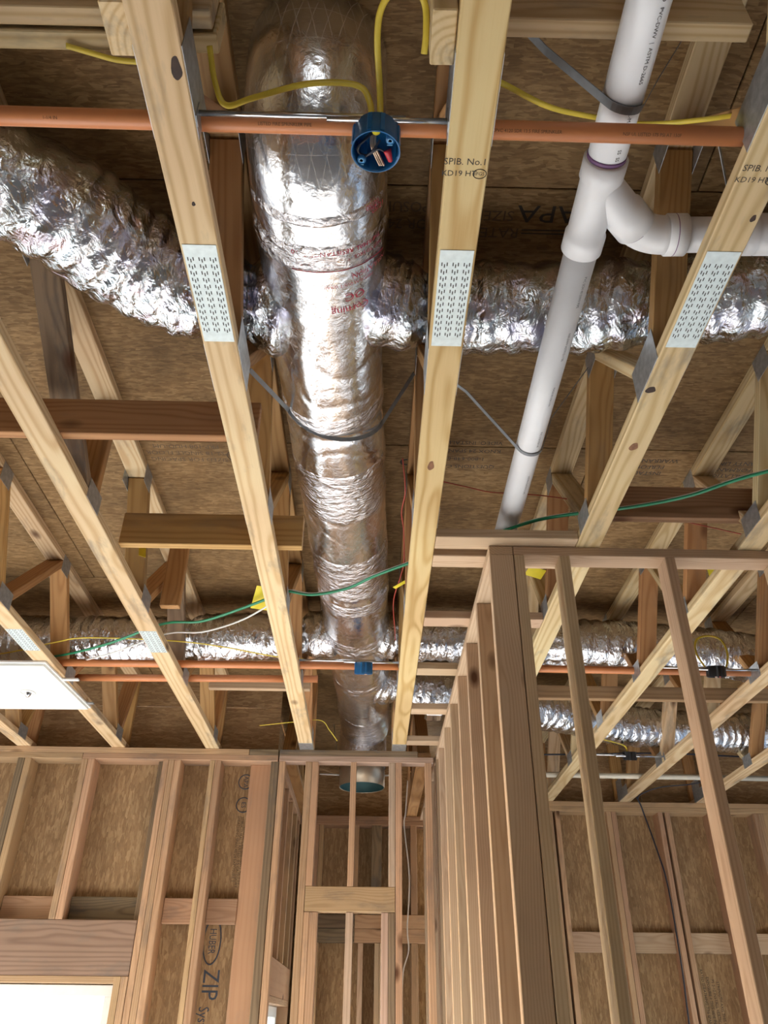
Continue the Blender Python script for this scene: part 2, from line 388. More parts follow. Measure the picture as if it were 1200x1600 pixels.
# ------------------------------------------------------------------ big levels (H is height above the camera)
BC0, BC1 = 1.51, 1.548            # bottom chord
TC0, TC1 = 1.998, 2.036           # top chord
YL, YR, YB = 5.19, 6.48, 7.10     # wall faces: left wall and door wall, right wall, recess wall
TX = {-2: -2.297, -1: -1.687, 0: -1.077, 1: -0.462, 2: 0.135, 3: 0.752, 4: 1.36, 5: 1.972, 6: 2.582}

# ------------------------------------------------------------------ structure: slab, ground, deck
o = boxw('floor', -4.6, 4.9, -3.7, 7.3, -CZ - 0.15, -CZ, M['slab'], c=0.01); tag(o, 'pale concrete slab floor of the house', 'floor', kind='structure')
v = [(-60, -60, -0.152), (60, -60, -0.152), (60, 60, -0.152), (-60, 60, -0.152)]
o = link('ground', pymesh('ground', v, [(0, 1, 2, 3)]), M['earth']); tag(o, 'bare sunlit dirt around the building', 'ground', kind='structure')

WS = empty('wall_side_added', (-4.66, 0, 0), 'unseen sheathed side wall far left of the camera, added with a wide opening for the sun', 'wall', kind='structure')  # unseen wall, added so sun lands on the floor only through its opening
WX = empty('wall_rear_added', (0, -3.66, 0), 'unseen sheathed wall behind the camera, added to hold back light', 'wall', kind='structure')  # unseen wall, added to dim light from behind; its gap admits some sky
WO = empty('wall_opposite_added', (4.86, 0, 0), 'unseen sheathed side wall far right of the camera, added with a wide opening to shape the light', 'wall', kind='structure')  # unseen wall, added to limit daylight from the right to one opening
SHELL = []  # panels of the three added walls that shape the light
for q_ in ((-4.7, -1.0, -CZ, 2.036), (1.0, 4.9, -CZ, 2.036), (-0.998, 0.998, -CZ, -0.6), (-0.998, 0.998, 0.8, 2.036)): SHELL.append((WX, q_[0], q_[1], -3.70, -3.66, q_[2], q_[3]))
SHELL.append((WS, -4.70, -4.66, -3.655, 1.9, -CZ, 2.036)); SHELL.append((WS, -4.70, -4.66, 1.902, 4.9, 0.95, 2.036)); SHELL.append((WS, -4.70, -4.66, 4.902, 5.345, -CZ, 2.036))
SHELL.append((WO, 4.86, 4.90, -3.655, 2.4, -CZ, 2.036)); SHELL.append((WO, 4.86, 4.90, 2.402, 6.6, 0.75, 2.036))

ceil = empty('ceiling', W(0, 2, TC1), 'strand board subfloor deck seen from below above the trusses', 'ceiling', kind='structure')
row = 0; y = -3.66 + 0.19
while y < 7.2:
    x = -4.88 - (1.22 if row % 2 else 0) - 0.3
    while x < 4.9:
        x0, x1 = max(x, -4.7), min(x + 2.436, 4.9); y1 = min(y + 1.216, 7.28)
        for xa, xb, ya, yb in ((x0, min(x1, -0.74), y, min(y1, 5.345)), (max(x0, -0.74), x1, y, y1)) if y1 > 5.345 and x0 < -0.74 else ((x0, x1, y, y1),):
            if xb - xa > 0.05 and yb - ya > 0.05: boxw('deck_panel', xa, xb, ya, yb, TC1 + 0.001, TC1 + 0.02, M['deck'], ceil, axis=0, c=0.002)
        x += 2.44
    y += 1.22; row += 1
boxw('deck_light_block', -4.7, -0.742, -3.7, 5.345, TC1 + 0.0215, TC1 + 0.03, M['slab'], ceil, c=0.002)  # added layer over the deck, blocks daylight leaking through the panel seams
boxw('deck_light_block', -0.74, 4.9, -3.7, 7.29, TC1 + 0.0215, TC1 + 0.03, M['slab'], ceil, c=0.002)
def decktext(s, size, X, Y, mat='fadeink', rot=0, sx=1.0):
    c_, s_ = math.cos(rot), math.sin(rot)
    print_text('deck_print', s, size, W(X, Y, TC1 + 0.0004), (-c_, -s_, 0), (s_, -c_, 0) if False else (-s_, c_, 0), M[mat], ceil, sx=sx)

for (p_, a_, b_, c_, d_, e_, f_) in SHELL: boxw('sheathing_panel', a_, b_, c_, d_, e_, f_, M['wallosb'], p_, c=0.002)

# ------------------------------------------------------------------ floor trusses
JB_L = [-0.67, 0.095, 0.86, 1.625, 2.37, 3.12, 4.02, 5.02]
JT_L = [-0.29, 0.475, 1.24, 2.05, 2.83, 3.64, 4.58]
JB_R = [-0.67, 0.095, 0.86, 1.64, 2.40, 3.15, 3.86, 4.62, 5.45, 6.3]
JT_R = [-0.29, 0.475, 1.24, 2.05, 2.80, 3.50, 4.24, 5.03, 5.9]
slot_me = None
def splice(parent, xl, y0, wide=0.079, ln=0.308, zz=BC0):
    """perforated steel plate under a bottom chord, with its tooth slots"""
    global slot_me
    xc = xl + 0.0445
    p = boxw('splice_plate', xc - wide / 2, xc + wide / 2, y0, y0 + ln, zz - 0.0016, zz - 0.0001, M['plate'], parent, c=0.0004)
    if slot_me is None:
        vv, ff = [], []
        for i in range(12):
            for j in range(3):
                for k in range(3):
                    cx = -wide / 2 + (j + 0.5) * wide / 3 + (k - 1) * 0.0062
                    cy = -ln / 2 + (i + 0.5) * ln / 12 + (0.0035 if k == 1 else -0.0015)
                    a = len(vv)
                    for (dx, dy) in ((-1, -1), (1, -1), (1, 1), (-1, 1)): vv.append((cx + dx * 0.0013, cy + dy * 0.0052, 0))
                    ff.append((a + 3, a + 2, a + 1, a))
        slot_me = pymesh('tooth_slots', vv, ff)
    s = link('tooth_slots', slot_me, M['slot'], p, Matrix.Translation(W(xc, y0 + ln / 2, zz - 0.0019))); s['kind'] = 'stuff'
truss_labels = {
 -2: 'wooden floor truss cut off by the left edge, behind the white panel',
 -1: 'wooden floor truss touching the white flat panel at the left edge',
 0: 'pale grey-stained wooden floor truss second to the left of the big foil duct',
 1: 'wooden floor truss just left of the big foil duct',
 2: 'wooden floor truss just right of the big foil duct, with a black grade stamp',
 3: 'wooden floor truss just right of the white drain pipe, with a dark knot',
 4: 'wooden floor truss second to the right of the white drain pipe',
 5: 'wooden floor truss carrying the far black junction box on its hanger bar',
 6: 'rightmost wooden floor truss, its end resting on the right wall'}
truss = {}
for k, xl in TX.items():
    left = k <= 2; yend = (YL + 0.089 if left else YR + 0.135); JB, JT = (JB_L, JT_L) if left else (JB_R, JT_R)
    T = empty('floor_truss', W(xl + 0.0445, 2, BC0), truss_labels[k], 'truss', 'floor trusses in a row'); truss[k] = T
    ys = -1.2; mc = M['clean'] if k == 2 else M['chord']
    ybe = YL - 0.02 if left and k in (1, 2) else yend
    boxw('bottom_chord', xl, xl + 0.089, ys, yend, BC0, BC1, mc, T)
    boxw('top_chord', xl, xl + 0.089, ys, yend, TC0, TC1, M['chord'] if k in (-1, 0, 3, 4, 5) else M['web'], T)
    if k == 0:
        JB = [-0.67, 0.095, 0.86, 2.33, 3.12, 4.02, 5.02]; JT = [-0.29, 0.475, 1.60, 2.83, 3.64, 4.58]
        lumber('web', W(xl + 0.0445, 2.352, BC1 - 0.002), W(xl + 0.0445, 2.352, TC0 + 0.002), 0.088, 0.038, (1, 0, 0), M['web'], T)
    seq = sorted([(y_, 0) for y_ in JB] + [(y_, 1) for y_ in JT])
    for (ya, sa), (yb, sb) in zip(seq[:-1], seq[1:]):
        if k == 0 and abs(ya - 2.33) < 0.01: continue
        d = 0.022 if ya < yb else -0.022
        a = W(xl + 0.0445, ya + d, BC1 - 0.004 if sa == 0 else TC0 + 0.004); b_ = W(xl + 0.0445, yb - d, BC1 - 0.004 if sb == 0 else TC0 + 0.004)
        m = M['web']
        if (k == 0 and ((sa == 1 and abs(yb - 2.33) < .01) or (sa == 1 and abs(yb - 4.02) < .01))): m = M['grey']
        if k >= 3 and random.random() < 0.35: m = M['chord']
        lumber('web', a, b_, 0.088, 0.038, (1, 0, 0), m, T)
    boxw('end_post', xl, xl + 0.089, yend - 0.04, yend - 0.002, BC1, TC0, M['web'], T)
    if left: lumber('web', W(xl + 0.0445, JB[-1] + 0.02, BC1), W(xl + 0.0445, yend - 0.06, TC0), 0.088, 0.038, (1, 0, 0), M['web'], T)
    for js, h0, h1 in ((JB, BC0 + 0.004, BC0 + 0.112), (JT, TC1 - 0.092, TC1 - 0.003)):
        for y_ in js:
            for sx in (0, 1):
                if y_ < 0.3: continue
                ln = (0.185 if y_ < 1.7 else 0.13) if h0 < 1.8 else 0.10
                xs = xl - 0.0014 if sx == 0 else xl + 0.0891
                hq = h1 if (y_ < 1.7 or h0 > 1.8) else h1 - 0.03
                boxw('joint_plate', xs, xs + 0.0013, y_ - ln / 2, y_ + ln / 2, h0, hq, M['galv'], T, c=0.0003)
    if k in (1, 2, 3): splice(T, xl, 1.208 if k != 3 else 1.196)
    if k in (-1, 0): splice(T, xl, 3.365, ln=0.245)
    if k in (1, 2): boxw('end_plate', xl - 0.001, xl + 0.09, YL - 0.145, YL - 0.004, BC0 - 0.002, BC0 - 0.0002, M['galv'], T, c=0.0004)
    if k >= 4: boxw('end_plate', xl - 0.0016, xl - 0.0002, YR - 0.13, YR + 0.02, BC0 + 0.002, BC0 + 0.16, M['galv'], T, c=0.0004)
def stamp(T, s, size, X, Y):
    print_text('grade_stamp', s, size, W(X, Y, BC0 - 0.0004), (1, 0, 0), (0, -1, 0), M['ink'], T)
stamp(truss[2], 'SPIB. No.1', 0.021, 0.175, 0.985); stamp(truss[2], 'KD19 HT', 0.0185, 0.164, 1.012)
for T, X in ((truss[2], 0.2075), (truss[3], 0.8275)):
    pts = [W(X + 0.014 * math.cos(a), 1.012 + 0.011 * math.sin(a), BC0 - 0.0005) for a in [i * math.pi / 8 for i in range(17)]]
    print_text('stamp_mark', 'IFGS', 0.011, W(X, 1.012, BC0 - 0.0004), (1, 0, 0), (0, -1, 0), M['ink'], T)
    v_, f_, uv_ = tube(pts, 0.0009, 4, cap=False); link('stamp_ring', pymesh('stamp_ring', v_, f_), M['ink'], T)
stamp(truss[3], 'SPIB. No.1', 0.021, 0.80, 0.985); stamp(truss[3], 'KD19 HT', 0.0185, 0.785, 1.012)

M['knot'] = plain('dark_knot', (0.035, 0.016, 0.008), 0.7, noise=0.4, nscale=60); M['knotr'] = plain('brown_knot', (0.22, 0.10, 0.045), 0.7, noise=0.3, nscale=90)
def knot(T, X, Y, rx, ry, mat='knot', name='knot'):
    v = [W(X, Y, BC0 - 0.0006)] + [W(X + rx * math.cos(a) * (1 + 0.15 * math.sin(3 * a)), Y + ry * math.sin(a) * (1 + 0.12 * math.cos(2 * a + 1)), BC0 - 0.0003) for a in [i * math.pi / 9 for i in range(18)]]
    link(name, pymesh('knot', v, [(0, 1 + (i + 1) % 18, 1 + i) for i in range(18)]), M[mat], T)
knot(truss[1], -0.389, 0.806, 0.010, 0.024); knot(truss[3], 0.769, 1.672, 0.014, 0.014); knot(truss[3], 0.795, 1.932, 0.013, 0.020, 'knotr'); knot(truss[3], 0.795, 1.932, 0.007, 0.012)
knot(truss[3], 0.826, 1.106, 0.006, 0.010); knot(truss[2], 0.176, 2.05, 0.010, 0.026, 'knotr'); knot(truss[1], -0.41, 1.10, 0.004, 0.006)

# ------------------------------------------------------------------ walls
def wallroot(name, X, Y, label): return empty(name, (X, Y, 0), label, 'wall', kind='structure')
def stud(parent, x0, x1, y0, y1, h0=-CZ + 0.038, h1=1.434, mat='oldstud', name='stud'): return boxw(name, x0, x1, y0, y1, h0, h1, M[mat], parent, axis=2)
s_ = YL / 5.1
# ---- left exterior wall
WL = wallroot('wall_left', -2.6, YL, 'framed exterior wall at left with strand board sheathing and a window')
boxw('top_plate', -4.6, -0.79, YL, YL + 0.14, 1.472, 1.5095, M['oldstud'], WL)
boxw('top_plate', -0.788, -0.60, YL, YL + 0.14, 1.472, 1.5095, M['grey'], WL)
boxw('top_plate', -4.6, -1.86, YL, YL + 0.14, 1.434, 1.4715, M['oldstud'], WL)
boxw('top_plate', -1.858, -0.60, YL, YL + 0.14, 1.434, 1.4715, M['oldstud'], WL)
boxw('bottom_plate', -4.6, -0.60, YL, YL + 0.14, -CZ, -CZ + 0.038, M['oldstud'], WL)
HB, HT = 0.226, 0.508            # window header
def wl(a, b, mat='oldstud', h0=-CZ + 0.038, h1=1.434, dy=0.0): stud(WL, a * s_, b * s_, YL + dy, YL + 0.14, h0, h1, mat)
for a, b, mt in ((-2.231, -2.188, 'grey'), (-2.186, -2.147, 'oldstud'), (-1.826, -1.789, 'oldstud'), (-1.787, -1.747, 'oldstud'), (-2.62, -2.583, 'oldstud')): wl(a, b, mt, HT + 0.001)
for a, b, mt, dy in ((-1.352, -1.317, 'grey', 0.045), (-1.315, -1.2795, 'oldstud', 0), (-1.278, -1.2425, 'oldstud', 0), (-1.241, -1.203, 'oldstud', 0), (-1.018, -0.988, 'oldstud', 0), (-0.986, -0.947, 'oldstud', 0)): wl(a, b, mt, dy=dy, h0=-CZ + .038 if dy == 0 else HT + 0.001)
for x_ in (-3.2, -3.6, -4.0, -4.4): wl(x_, x_ + 0.038)
for a, b in ((-1.395, -1.358), (-1.356, -1.318)): wl(a, b, 'oldstud', h1=HB - 0.001)
for a, b in ((-2.78, -2.742),): wl(a, b, 'oldstud')
boxw('header', -2.80, -1.342, YL + 0.002, YL + 0.06, HB, HT, M['header'], WL); 
boxw('header', -2.80, -1.342, YL + 0.062, YL + 0.138, HB, HT, M['brown'], WL)
boxw('header_sill', -2.80, -1.345, YL + 0.002, YL + 0.138, HB - 0.036, HB - 0.001, M['oldstud'], WL)
boxw('blocking', -2.72, -2.273, YL + 0.09, YL + 0.128, HT + 0.002, HT + 0.132, M['oldstud'], WL)
boxw('blocking', -2.183, -1.860, YL + 0.09, YL + 0.128, HT + 0.002, HT + 0.132, M['oldstud'], WL)
boxw('blocking', -1.776, -1.378, YL + 0.09, YL + 0.128, HT + 0.002, HT + 0.132, M['grey'], WL)
boxw('blocking', -1.222, -1.038, YL + 0.09, YL + 0.128, 0.50, 0.638, M['oldstud'], WL)
boxw('blocking', -0.962, -0.785, YL + 0.09, YL + 0.128, 0.50, 0.638, M['oldstud'], WL)
stud(WL, -0.785, -0.646, YL + 0.10, YL + 0.138, mat='plank', name='corner_board')
stud(WL, -0.644, -0.594, YL + 0.01, YL + 0.138, mat='grey')
# sheathing in panels, leaving the window hole
SY0, SY1 = YL + 0.141, YL + 0.152
WX0, WX1, WH0, WH1 = -2.74, -1.425, -1.0, 0.185
for (a, b, c_, d) in ((-4.6, -3.5, -CZ, 1.51), (-3.5, WX0, -CZ, 1.51), (WX0, -2.05, WH1, 1.51), (-2.05, WX1, WH1, 1.51), (WX0, WX1, -CZ, WH0), (WX1, -0.97, -CZ, 1.51), (-0.97, -0.60, -CZ, 1.51)):
    boxw('sheathing_panel', a, b, SY0, SY1, c_, d, M['wallosb'], WL, axis=2, c=0.001)
# band board above the wall plate, behind the truss ends
for a, b in ((-4.6, -2.40), (-2.40, -1.93), (-1.93, 0.2)):
    boxw('rim_panel', a, b, YL + 0.141, YL + 0.152, 1.51 + (0.0 if b < -0.7 else 0.0), 1.83, M['wallosb'], WL, axis=0, c=0.001) if b < 0 else boxw('rim_panel', a, -0.62, YL + 0.141, YL + 0.152, 1.51, 1.83, M['wallosb'], WL, axis=0, c=0.001)
boxw('rim_panel', -4.6, -0.62, YL + 0.141, YL + 0.152, 1.833, 2.034, M['wallosb'], WL, axis=0, c=0.001)
# sheathing print
def wtext(s, size, X, H, parent, Y, mat='fadeink', sx=1.0, down=True):
    print_text('sheathing_print', s, size, W(X, Y, H), (0, 0, -1), (1, 0, 0), M[mat], parent, sx=sx)
TY = SY0 - 0.0006
wtext('HUBER', 0.058, -0.918, 0.415, WL, TY, 'zipink', 0.75)
pts = [W(-0.918 + 0.05 * math.sin(a), TY, 0.415 + 0.12 * math.cos(a)) for a in [i * math.pi / 16 for i in range(33)]]
v_, f_, uv_ = tube(pts, 0.004, 5, 1.0, cap=False, up=(0, 1, 0)); link('sheathing_print', pymesh('logo_ring', v_, f_), M['zipink'], WL)
wtext('ZIP', 0.135, -0.905, 0.195, WL, TY, 'zipink', 0.82)
wtext('System', 0.085, -0.925, 0.0, WL, TY, 'zipink', 0.72)
for i, (s, H) in enumerate((('SHEATHING SPAN 48/24 EXPOSURE 1', 0.98), ('STRUCTURAL 1 RATED  0.5 CATEGORY', 0.96), ('THIS SIDE IN  USE NAILS AT 6 IN', 0.94), ('PS 2-10  SIZED FOR SPACING', 0.92))):
    wtext(s, 0.026, -0.835 + i * 0.022, H - 0.05, WL, TY, 'fadeink', 0.9)
for H, s, t_ in ((1.335, 0.045, 'APA'), (1.19, 0.045, 'ES')):
    pts = [W(-0.815 + s * math.sin(a), TY, H + s * math.cos(a)) for a in [i * math.pi / 12 for i in range(25)]]
    v_, f_, uv_ = tube(pts, 0.0035, 5, cap=False, up=(0, 1, 0)); link('sheathing_print', pymesh('seal_ring', v_, f_), M['zipink'], WL)
    wtext(t_, s * 0.9, -0.815, H, WL, TY, 'zipink')
# window
win = empty('window_1', W(-2.1, YL + 0.1, WH0), 'white vinyl window below the brown header in the left wall', 'window', kind='structure')
fw = 0.055
for (a, b, c_, d) in ((WX0, WX1, WH1 - fw, WH1), (WX0, WX1, WH0, WH0 + fw), (WX0, WX0 + fw, WH0 + fw, WH1 - fw), (WX1 - fw, WX1, WH0 + fw, WH1 - fw)):
    boxw('frame', a, b, YL + 0.085, YL + 0.165, c_, d, M['vinyl'], win)
boxw('sash_rail', WX0 + fw, WX1 - fw, YL + 0.11, YL + 0.15, -0.44, -0.40, M['vinyl'], win)
for c_, d in ((WH0 + fw, -0.44), (-0.40, WH1 - fw)): boxw('pane', WX0 + fw, WX1 - fw, YL + 0.125, YL + 0.131, c_, d, M['glass'], win, c=0.0005)

# ---- framed door wall in line with the left wall
WD = wallroot('wall_middle', -0.1, YL, 'open stud wall with a header over a narrow doorway beneath the big foil duct')
boxw('top_plate', -0.592, 0.305, YL, YL + 0.089, 1.472, 1.5095, M['grey'], WD)
boxw('top_plate', -0.592, 0.405, YL, YL + 0.089, 1.434, 1.4715, M['brown'], WD)
def wd(a, b, h0=-CZ + 0.001, h1=1.434, mat='oldstud', name='stud', dy=0): stud(WD, a * s_, b * s_, YL + dy, YL + 0.089, h0, h1, mat, name)
wd(-0.579, -0.542); wd(-0.413, -0.372); wd(-0.3705, -0.3305, 0.701); wd(-0.126, -0.09, 0.701); wd(0.117, 0.156, 0.701, mat='brown'); wd(0.158, 0.197)
wd(0.345, 0.385)
boxw('header', -0.376, 0.158, YL, YL + 0.038, 0.565, 0.70, M['oldstud'], WD); boxw('header', -0.376, 0.158, YL + 0.051, YL + 0.089, 0.565, 0.70, M['oldstud'], WD)
wd(-0.3705, -0.338, h1=0.563); wd(-0.337, -0.291, h1=0.563); wd(-0.128, -0.087, h1=0.563, mat='brown'); wd(0.077, 0.1165, h1=0.563, mat='brown'); wd(0.118, 0.155, h1=0.563, mat='grey')

# ---- recess behind the door wall: left side, back
WA = wallroot('wall_recess', -0.65, 6.2, 'sheathed side wall of the recess left of the doorway, with a small window')
for y_ in (5.36, 5.50, 5.90, 6.30, 6.70): boxw('stud', -0.72, -0.585, y_, y_ + 0.038, -CZ + 0.038 if y_ < 5.45 else 0.36, 1.434, M['oldstud'], WA)
boxw('top_plate', -0.72, -0.585, YL + 0.16, YB, 1.434, 1.472, M['oldstud'], WA); boxw('top_plate', -0.72, -0.585, YL + 0.16, YB, 1.473, 1.509, M['oldstud'], WA)
boxw('header', -0.65, -0.587, 5.40, 6.95, 0.155, 0.358, M['plank'], WA)
boxw('header_sill', -0.72, -0.587, 5.40, 6.95, 0.117, 0.154, M['oldstud'], WA)
boxw('stud', -0.72, -0.585, 6.96, 6.998, -CZ + 0.038, 1.434, M['oldstud'], WA)
boxw('bottom_plate', -0.72, -0.585, YL + 0.16, YB, -CZ, -CZ + 0.038, M['oldstud'], WA)
boxw('sheathing_panel', -0.732, -0.721, YL + 0.153, YB + 0.15, 0.115, 2.03, M['wallosb'], WA, axis=1, c=0.001)
boxw('sheathing_panel', -0.732, -0.721, YL + 0.153, YB + 0.15, -CZ, -0.9, M['wallosb'], WA, axis=1, c=0.001)
boxw('sheathing_panel', -0.732, -0.721, 6.92, YB + 0.15, -0.898, 0.113, M['wallosb'], WA, c=0.001)
boxw('sheathing_panel', -0.732, -0.721, YL + 0.153, 5.42, -0.898, 0.113, M['wallosb'], WA, c=0.001)
w2 = empty('window_2', W(-0.66, 6.2, -0.9), 'small white window in the recess side wall left of the doorway', 'window', kind='structure')
for (a, b, c_, d) in ((5.44, 6.9, 0.05, 0.115), (5.44, 6.9, -0.898, -0.84), (5.44, 5.50, -0.84, 0.05), (6.84, 6.9, -0.84, 0.05)):
    boxw('frame', -0.735, -0.66, a, b, c_, d, M['vinyl'], w2)
boxw('pane', -0.70, -0.694, 5.50, 6.84, -0.84, 0.05, M['glass'], w2, c=0.0005)
WB = wallroot('wall_back', -0.1, YB, 'back wall of the recess seen through the doorway, strand board and studs')
boxw('top_plate', -0.58, 0.60, YB, YB + 0.14, 1.472, 1.5095, M['oldstud'], WB); boxw('top_plate', -0.58, 0.60, YB, YB + 0.14, 1.434, 1.4715, M['oldstud'], WB)
for a, b, mt in ((-0.57, -0.532, 'oldstud'), (-0.462, -0.425, 'oldstud'), (-0.423, -0.386, 'oldstud'), (-0.125, -0.087, 'oldstud'), (0.020, 0.105, 'grey'), (0.20, 0.238, 'oldstud'), (0.345, 0.397, 'oldstud')):
    stud(WB, a, b, YB, YB + 0.14, 0.756, 1.434, mt)
boxw('header', -0.58, -0.108, YB, YB + 0.07, 0.655, 0.754, M['grey'], WB); boxw('header', -0.106, 0.60, YB, YB + 0.07, 0.655, 0.754, M['oldstud'], WB)
boxw('header', -0.58, -0.108, YB, YB + 0.07, 0.555, 0.653, M['grey'], WB); boxw('header', -0.106, 0.60, YB, YB + 0.07, 0.555, 0.653, M['oldstud'], WB)
for a, b, mt in ((-0.57, -0.532, 'oldstud'), (-0.462, -0.425, 'oldstud'), (-0.423, -0.386, 'oldstud'), (-0.075, -0.035, 'stud'), (0.055, 0.092, 'stud'), (0.094, 0.130, 'stud'), (0.345, 0.397, 'oldstud')):
    stud(WB, a, b, YB, YB + 0.14, -CZ, 0.553, mt)
for a, b in ((-0.72, 0.06), (0.06, 0.62)): boxw('sheathing_panel', a, b, YB + 0.141, YB + 0.152, -CZ, 1.5, M['wallosb'], WB, axis=2, c=0.001)
boxw('rim_panel', -0.72, 0.62, YB + 0.141, YB + 0.152, 1.502, 2.034, M['wallosb'], WB, axis=0, c=0.001)
# short trusses over the recess (only their bottom chords and rim show)
for xl, lb in ((-0.60, 'short wooden floor joist over the recess, left of the duct collar'), (0.312, 'short wooden floor joist over the recess, right of the duct collar')):
    J = empty('floor_joist', W(xl + 0.0445, 6.2, BC0), lb, 'joist', 'joists over the recess')
    boxw('bottom_chord', xl, xl + 0.089, YL + 0.16, YB + 0.12, BC0 + .001, BC1, M['web'], J); boxw('top_chord', xl, xl + 0.089, YL + 0.16, YB + 0.12, TC0, TC1 - .001, M['web'], J)
    for i in range(4):
        ya = 5.4 + i * 0.42
        lumber('web', W(xl + 0.0445, ya, BC1 if i % 2 == 0 else TC0), W(xl + 0.0445, ya + 0.4, TC0 if i % 2 == 0 else BC1), 0.088, 0.038, (1, 0, 0), M['web'], J)

# ---- right exterior wall
WR = wallroot('wall_right', 2.8, YR, 'framed exterior wall at right with dark strand board sheathing')
boxw('top_plate', 0.62, 4.85, YR, YR + 0.14, 1.472, 1.5095, M['oldstud'], WR); boxw('top_plate', 0.62, 4.85, YR, YR + 0.14, 1.434, 1.4715, M['oldstud'], WR)
boxw('bottom_plate', 0.62, 4.85, YR, YR + 0.14, -CZ, -CZ + 0.038, M['oldstud'], WR)
for a in (0.70, 1.04): stud(WR, a, a + 0.038, YR, YR + 0.14)
for a in (1.395, 1.45, 1.855, 1.895, 2.262, 2.318, 2.665, 2.712, 3.02, 3.058, 3.096, 3.45, 3.85, 4.25, 4.65): stud(WR, a, a + 0.0375, YR, YR + 0.14, mat='oldstud')
for a, b in ((1.49, 1.853), (1.935, 2.26), (2.357, 2.663), (2.751, 3.018), (3.135, 3.448)):
    boxw('blocking', a, b, YR + 0.09, YR + 0.128, 0.468, 0.602, M['stud'], WR)
for a, b in ((0.62, 1.62), (1.62, 2.84), (2.84, 4.06), (4.06, 4.85)): boxw('sheathing_panel', a, b, YR + 0.141, YR + 0.152, -CZ, 1.5, M['wallosb'], WR, axis=2, c=0.001)
for a, b in ((0.62, 2.2), (2.202, 4.85)): boxw('rim_panel', a, b, YR + 0.141, YR + 0.152, 1.502, 2.034, M['wallosb'], WR, axis=0, c=0.001)
for i, s in enumerate(('RATED SHEATHING 7/16 SPAN', 'EXPOSURE 1 THIS SIDE IN', 'PS 2-10 INSTALL VERTICAL', 'STRENGTH AXIS THIS WAY')):
    wtext(s, 0.028, 2.43 + i * 0.035, 0.20 - 0.02 * i, WR, YR + 0.1404, 'ink', 0.9)

# ---- long inner partition running away from the camera
WP = wallroot('wall_inner', 0.47, 4.6, 'long row of studs running away beside the doorway, a bare inner partition')
PX0, PX1 = 0.425, 0.514
boxw('top_plate', PX0, PX1, 2.545, 4.95, 1.472, 1.5095, M['stud'], WP); boxw('top_plate', PX0, PX1, 4.952, 7.06, 1.472, 1.5095, M['stud'], WP)
boxw('bottom_plate', PX0, PX1, 2.545, 7.06, -CZ, -CZ + 0.038, M['stud'], WP)
boxw('stud', PX0, PX1, 2.545, 2.583, -CZ + 0.038, 1.472, M['stud'], WP)
y_ = 2.947
while y_ < 7.0:
    boxw('stud', PX0, PX1, y_, y_ + 0.038, -CZ + 0.038, 1.472, M['stud'], WP); y_ += 0.4064
boxw('stud', PX0, PX1, 5.235, 5.273, -CZ + 0.038, 1.472, M['stud'], WP)

# ---- front partition crossing the view on the right
WF = wallroot('wall_front', 1.3, 2.59, 'near stud partition crossing the right side with an open top plate')
boxw('top_plate', 0.5155, 2.6, 2.545, 2.634, 1.472, 1.5095, M['stud'], WF)
boxw('bottom_plate', 0.5155, 2.6, 2.545, 2.634, -CZ, -CZ + 0.038, M['stud'], WF)
for a, mt in ((0.517, 'stud'), (0.686, 'stud'), (1.078, 'stud'), (1.484, 'stud'), (1.89, 'stud'), (2.3, 'stud')): stud(WF, a, a + 0.038, 2.545, 2.634, h1=1.472, mat=mt)

# ------------------------------------------------------------------ loose framing pieces between the trusses
def board(name, label, cat, x0, x1, y0, y1, h0, h1, mat, group=None, axis=None):
    o = boxw(name, x0, x1, y0, y1, h0, h1, M[mat], axis=axis); return tag(o, label, cat, group)
G = 'flat blocks between two trusses'
for (y0, y1), lb in zip(((2.49, 2.578), (2.63, 2.719), (3.18, 3.269), (3.772, 3.861), (4.376, 4.465), (4.976, 5.065)),
    ('nearest flat block between trusses, above the front partition plate', 'flat block just behind the nearest one above the partition corner', 'flat block between trusses, third from the camera',
     'flat block between trusses beside the far orange pipe', 'flat block between trusses just beyond the flexible duct', 'farthest flat block between trusses, by the doorway plate')):
    board('blocking_board', lb, 'block', 0.2255, 0.7505, y0, y1, BC0 + 0.0008, BC1, 'stud', G)
board('bracing_board', 'brown bracing board crossing left of the foil duct, below the left flexible duct', 'board', -2.4, -0.375, 1.965, 2.0, 1.5495, 1.689, 'web')
board('bracing_board', 'shorter brown bracing board left of the foil duct, near the yellow tags', 'board', -0.985, -0.28, 2.64, 2.677, 1.5495, 1.689, 'web')
board('bracing_board', 'brown bracing board right of the drain pipe behind the green cable', 'board', 0.843, 3.2, 2.47, 2.507, 1.60, 1.74, 'dark')
board('bracing_board', 'long brown bracing board below the far orange pipe on the right', 'board', 0.60, 3.3, 4.27, 4.307, 1.5495, 1.625, 'dark')
board('bracing_board', 'thin pale board behind the far orange pipes left of the duct', 'board', -0.985, -0.375, 4.60, 4.638, 1.70, 1.75, 'stud')
board('hanging_scab', 'short vertical board hanging from the deck behind the shorter brown brace', 'board', -0.975, -0.887, 3.28, 3.318, 1.60, 2.033, 'web')
board('bracing_board', 'pale-bottomed board at the top left corner, nearer of two', 'board', -1.6, -0.352, 0.80, 0.838, 1.72, 1.86, 'chord', axis=0)
board('bracing_board', 'pale-bottomed board at the top left corner, farther of two with a yellow cable behind', 'board', -1.6, -0.345, 0.846, 0.884, 1.715, 1.855, 'chord', axis=0)
board('hanging_block', 'vertical block with end grain showing, left of the truss at the top left', 'block', -0.512, -0.4635, 0.70, 0.797, 1.53, 1.98, 'chord', axis=2)
board('hanging_block', 'vertical block with end grain showing, stapled with yellow cable beside the top middle truss', 'block', 0.088, 0.1335, 0.70, 0.80, 1.53, 1.98, 'chord', axis=2)
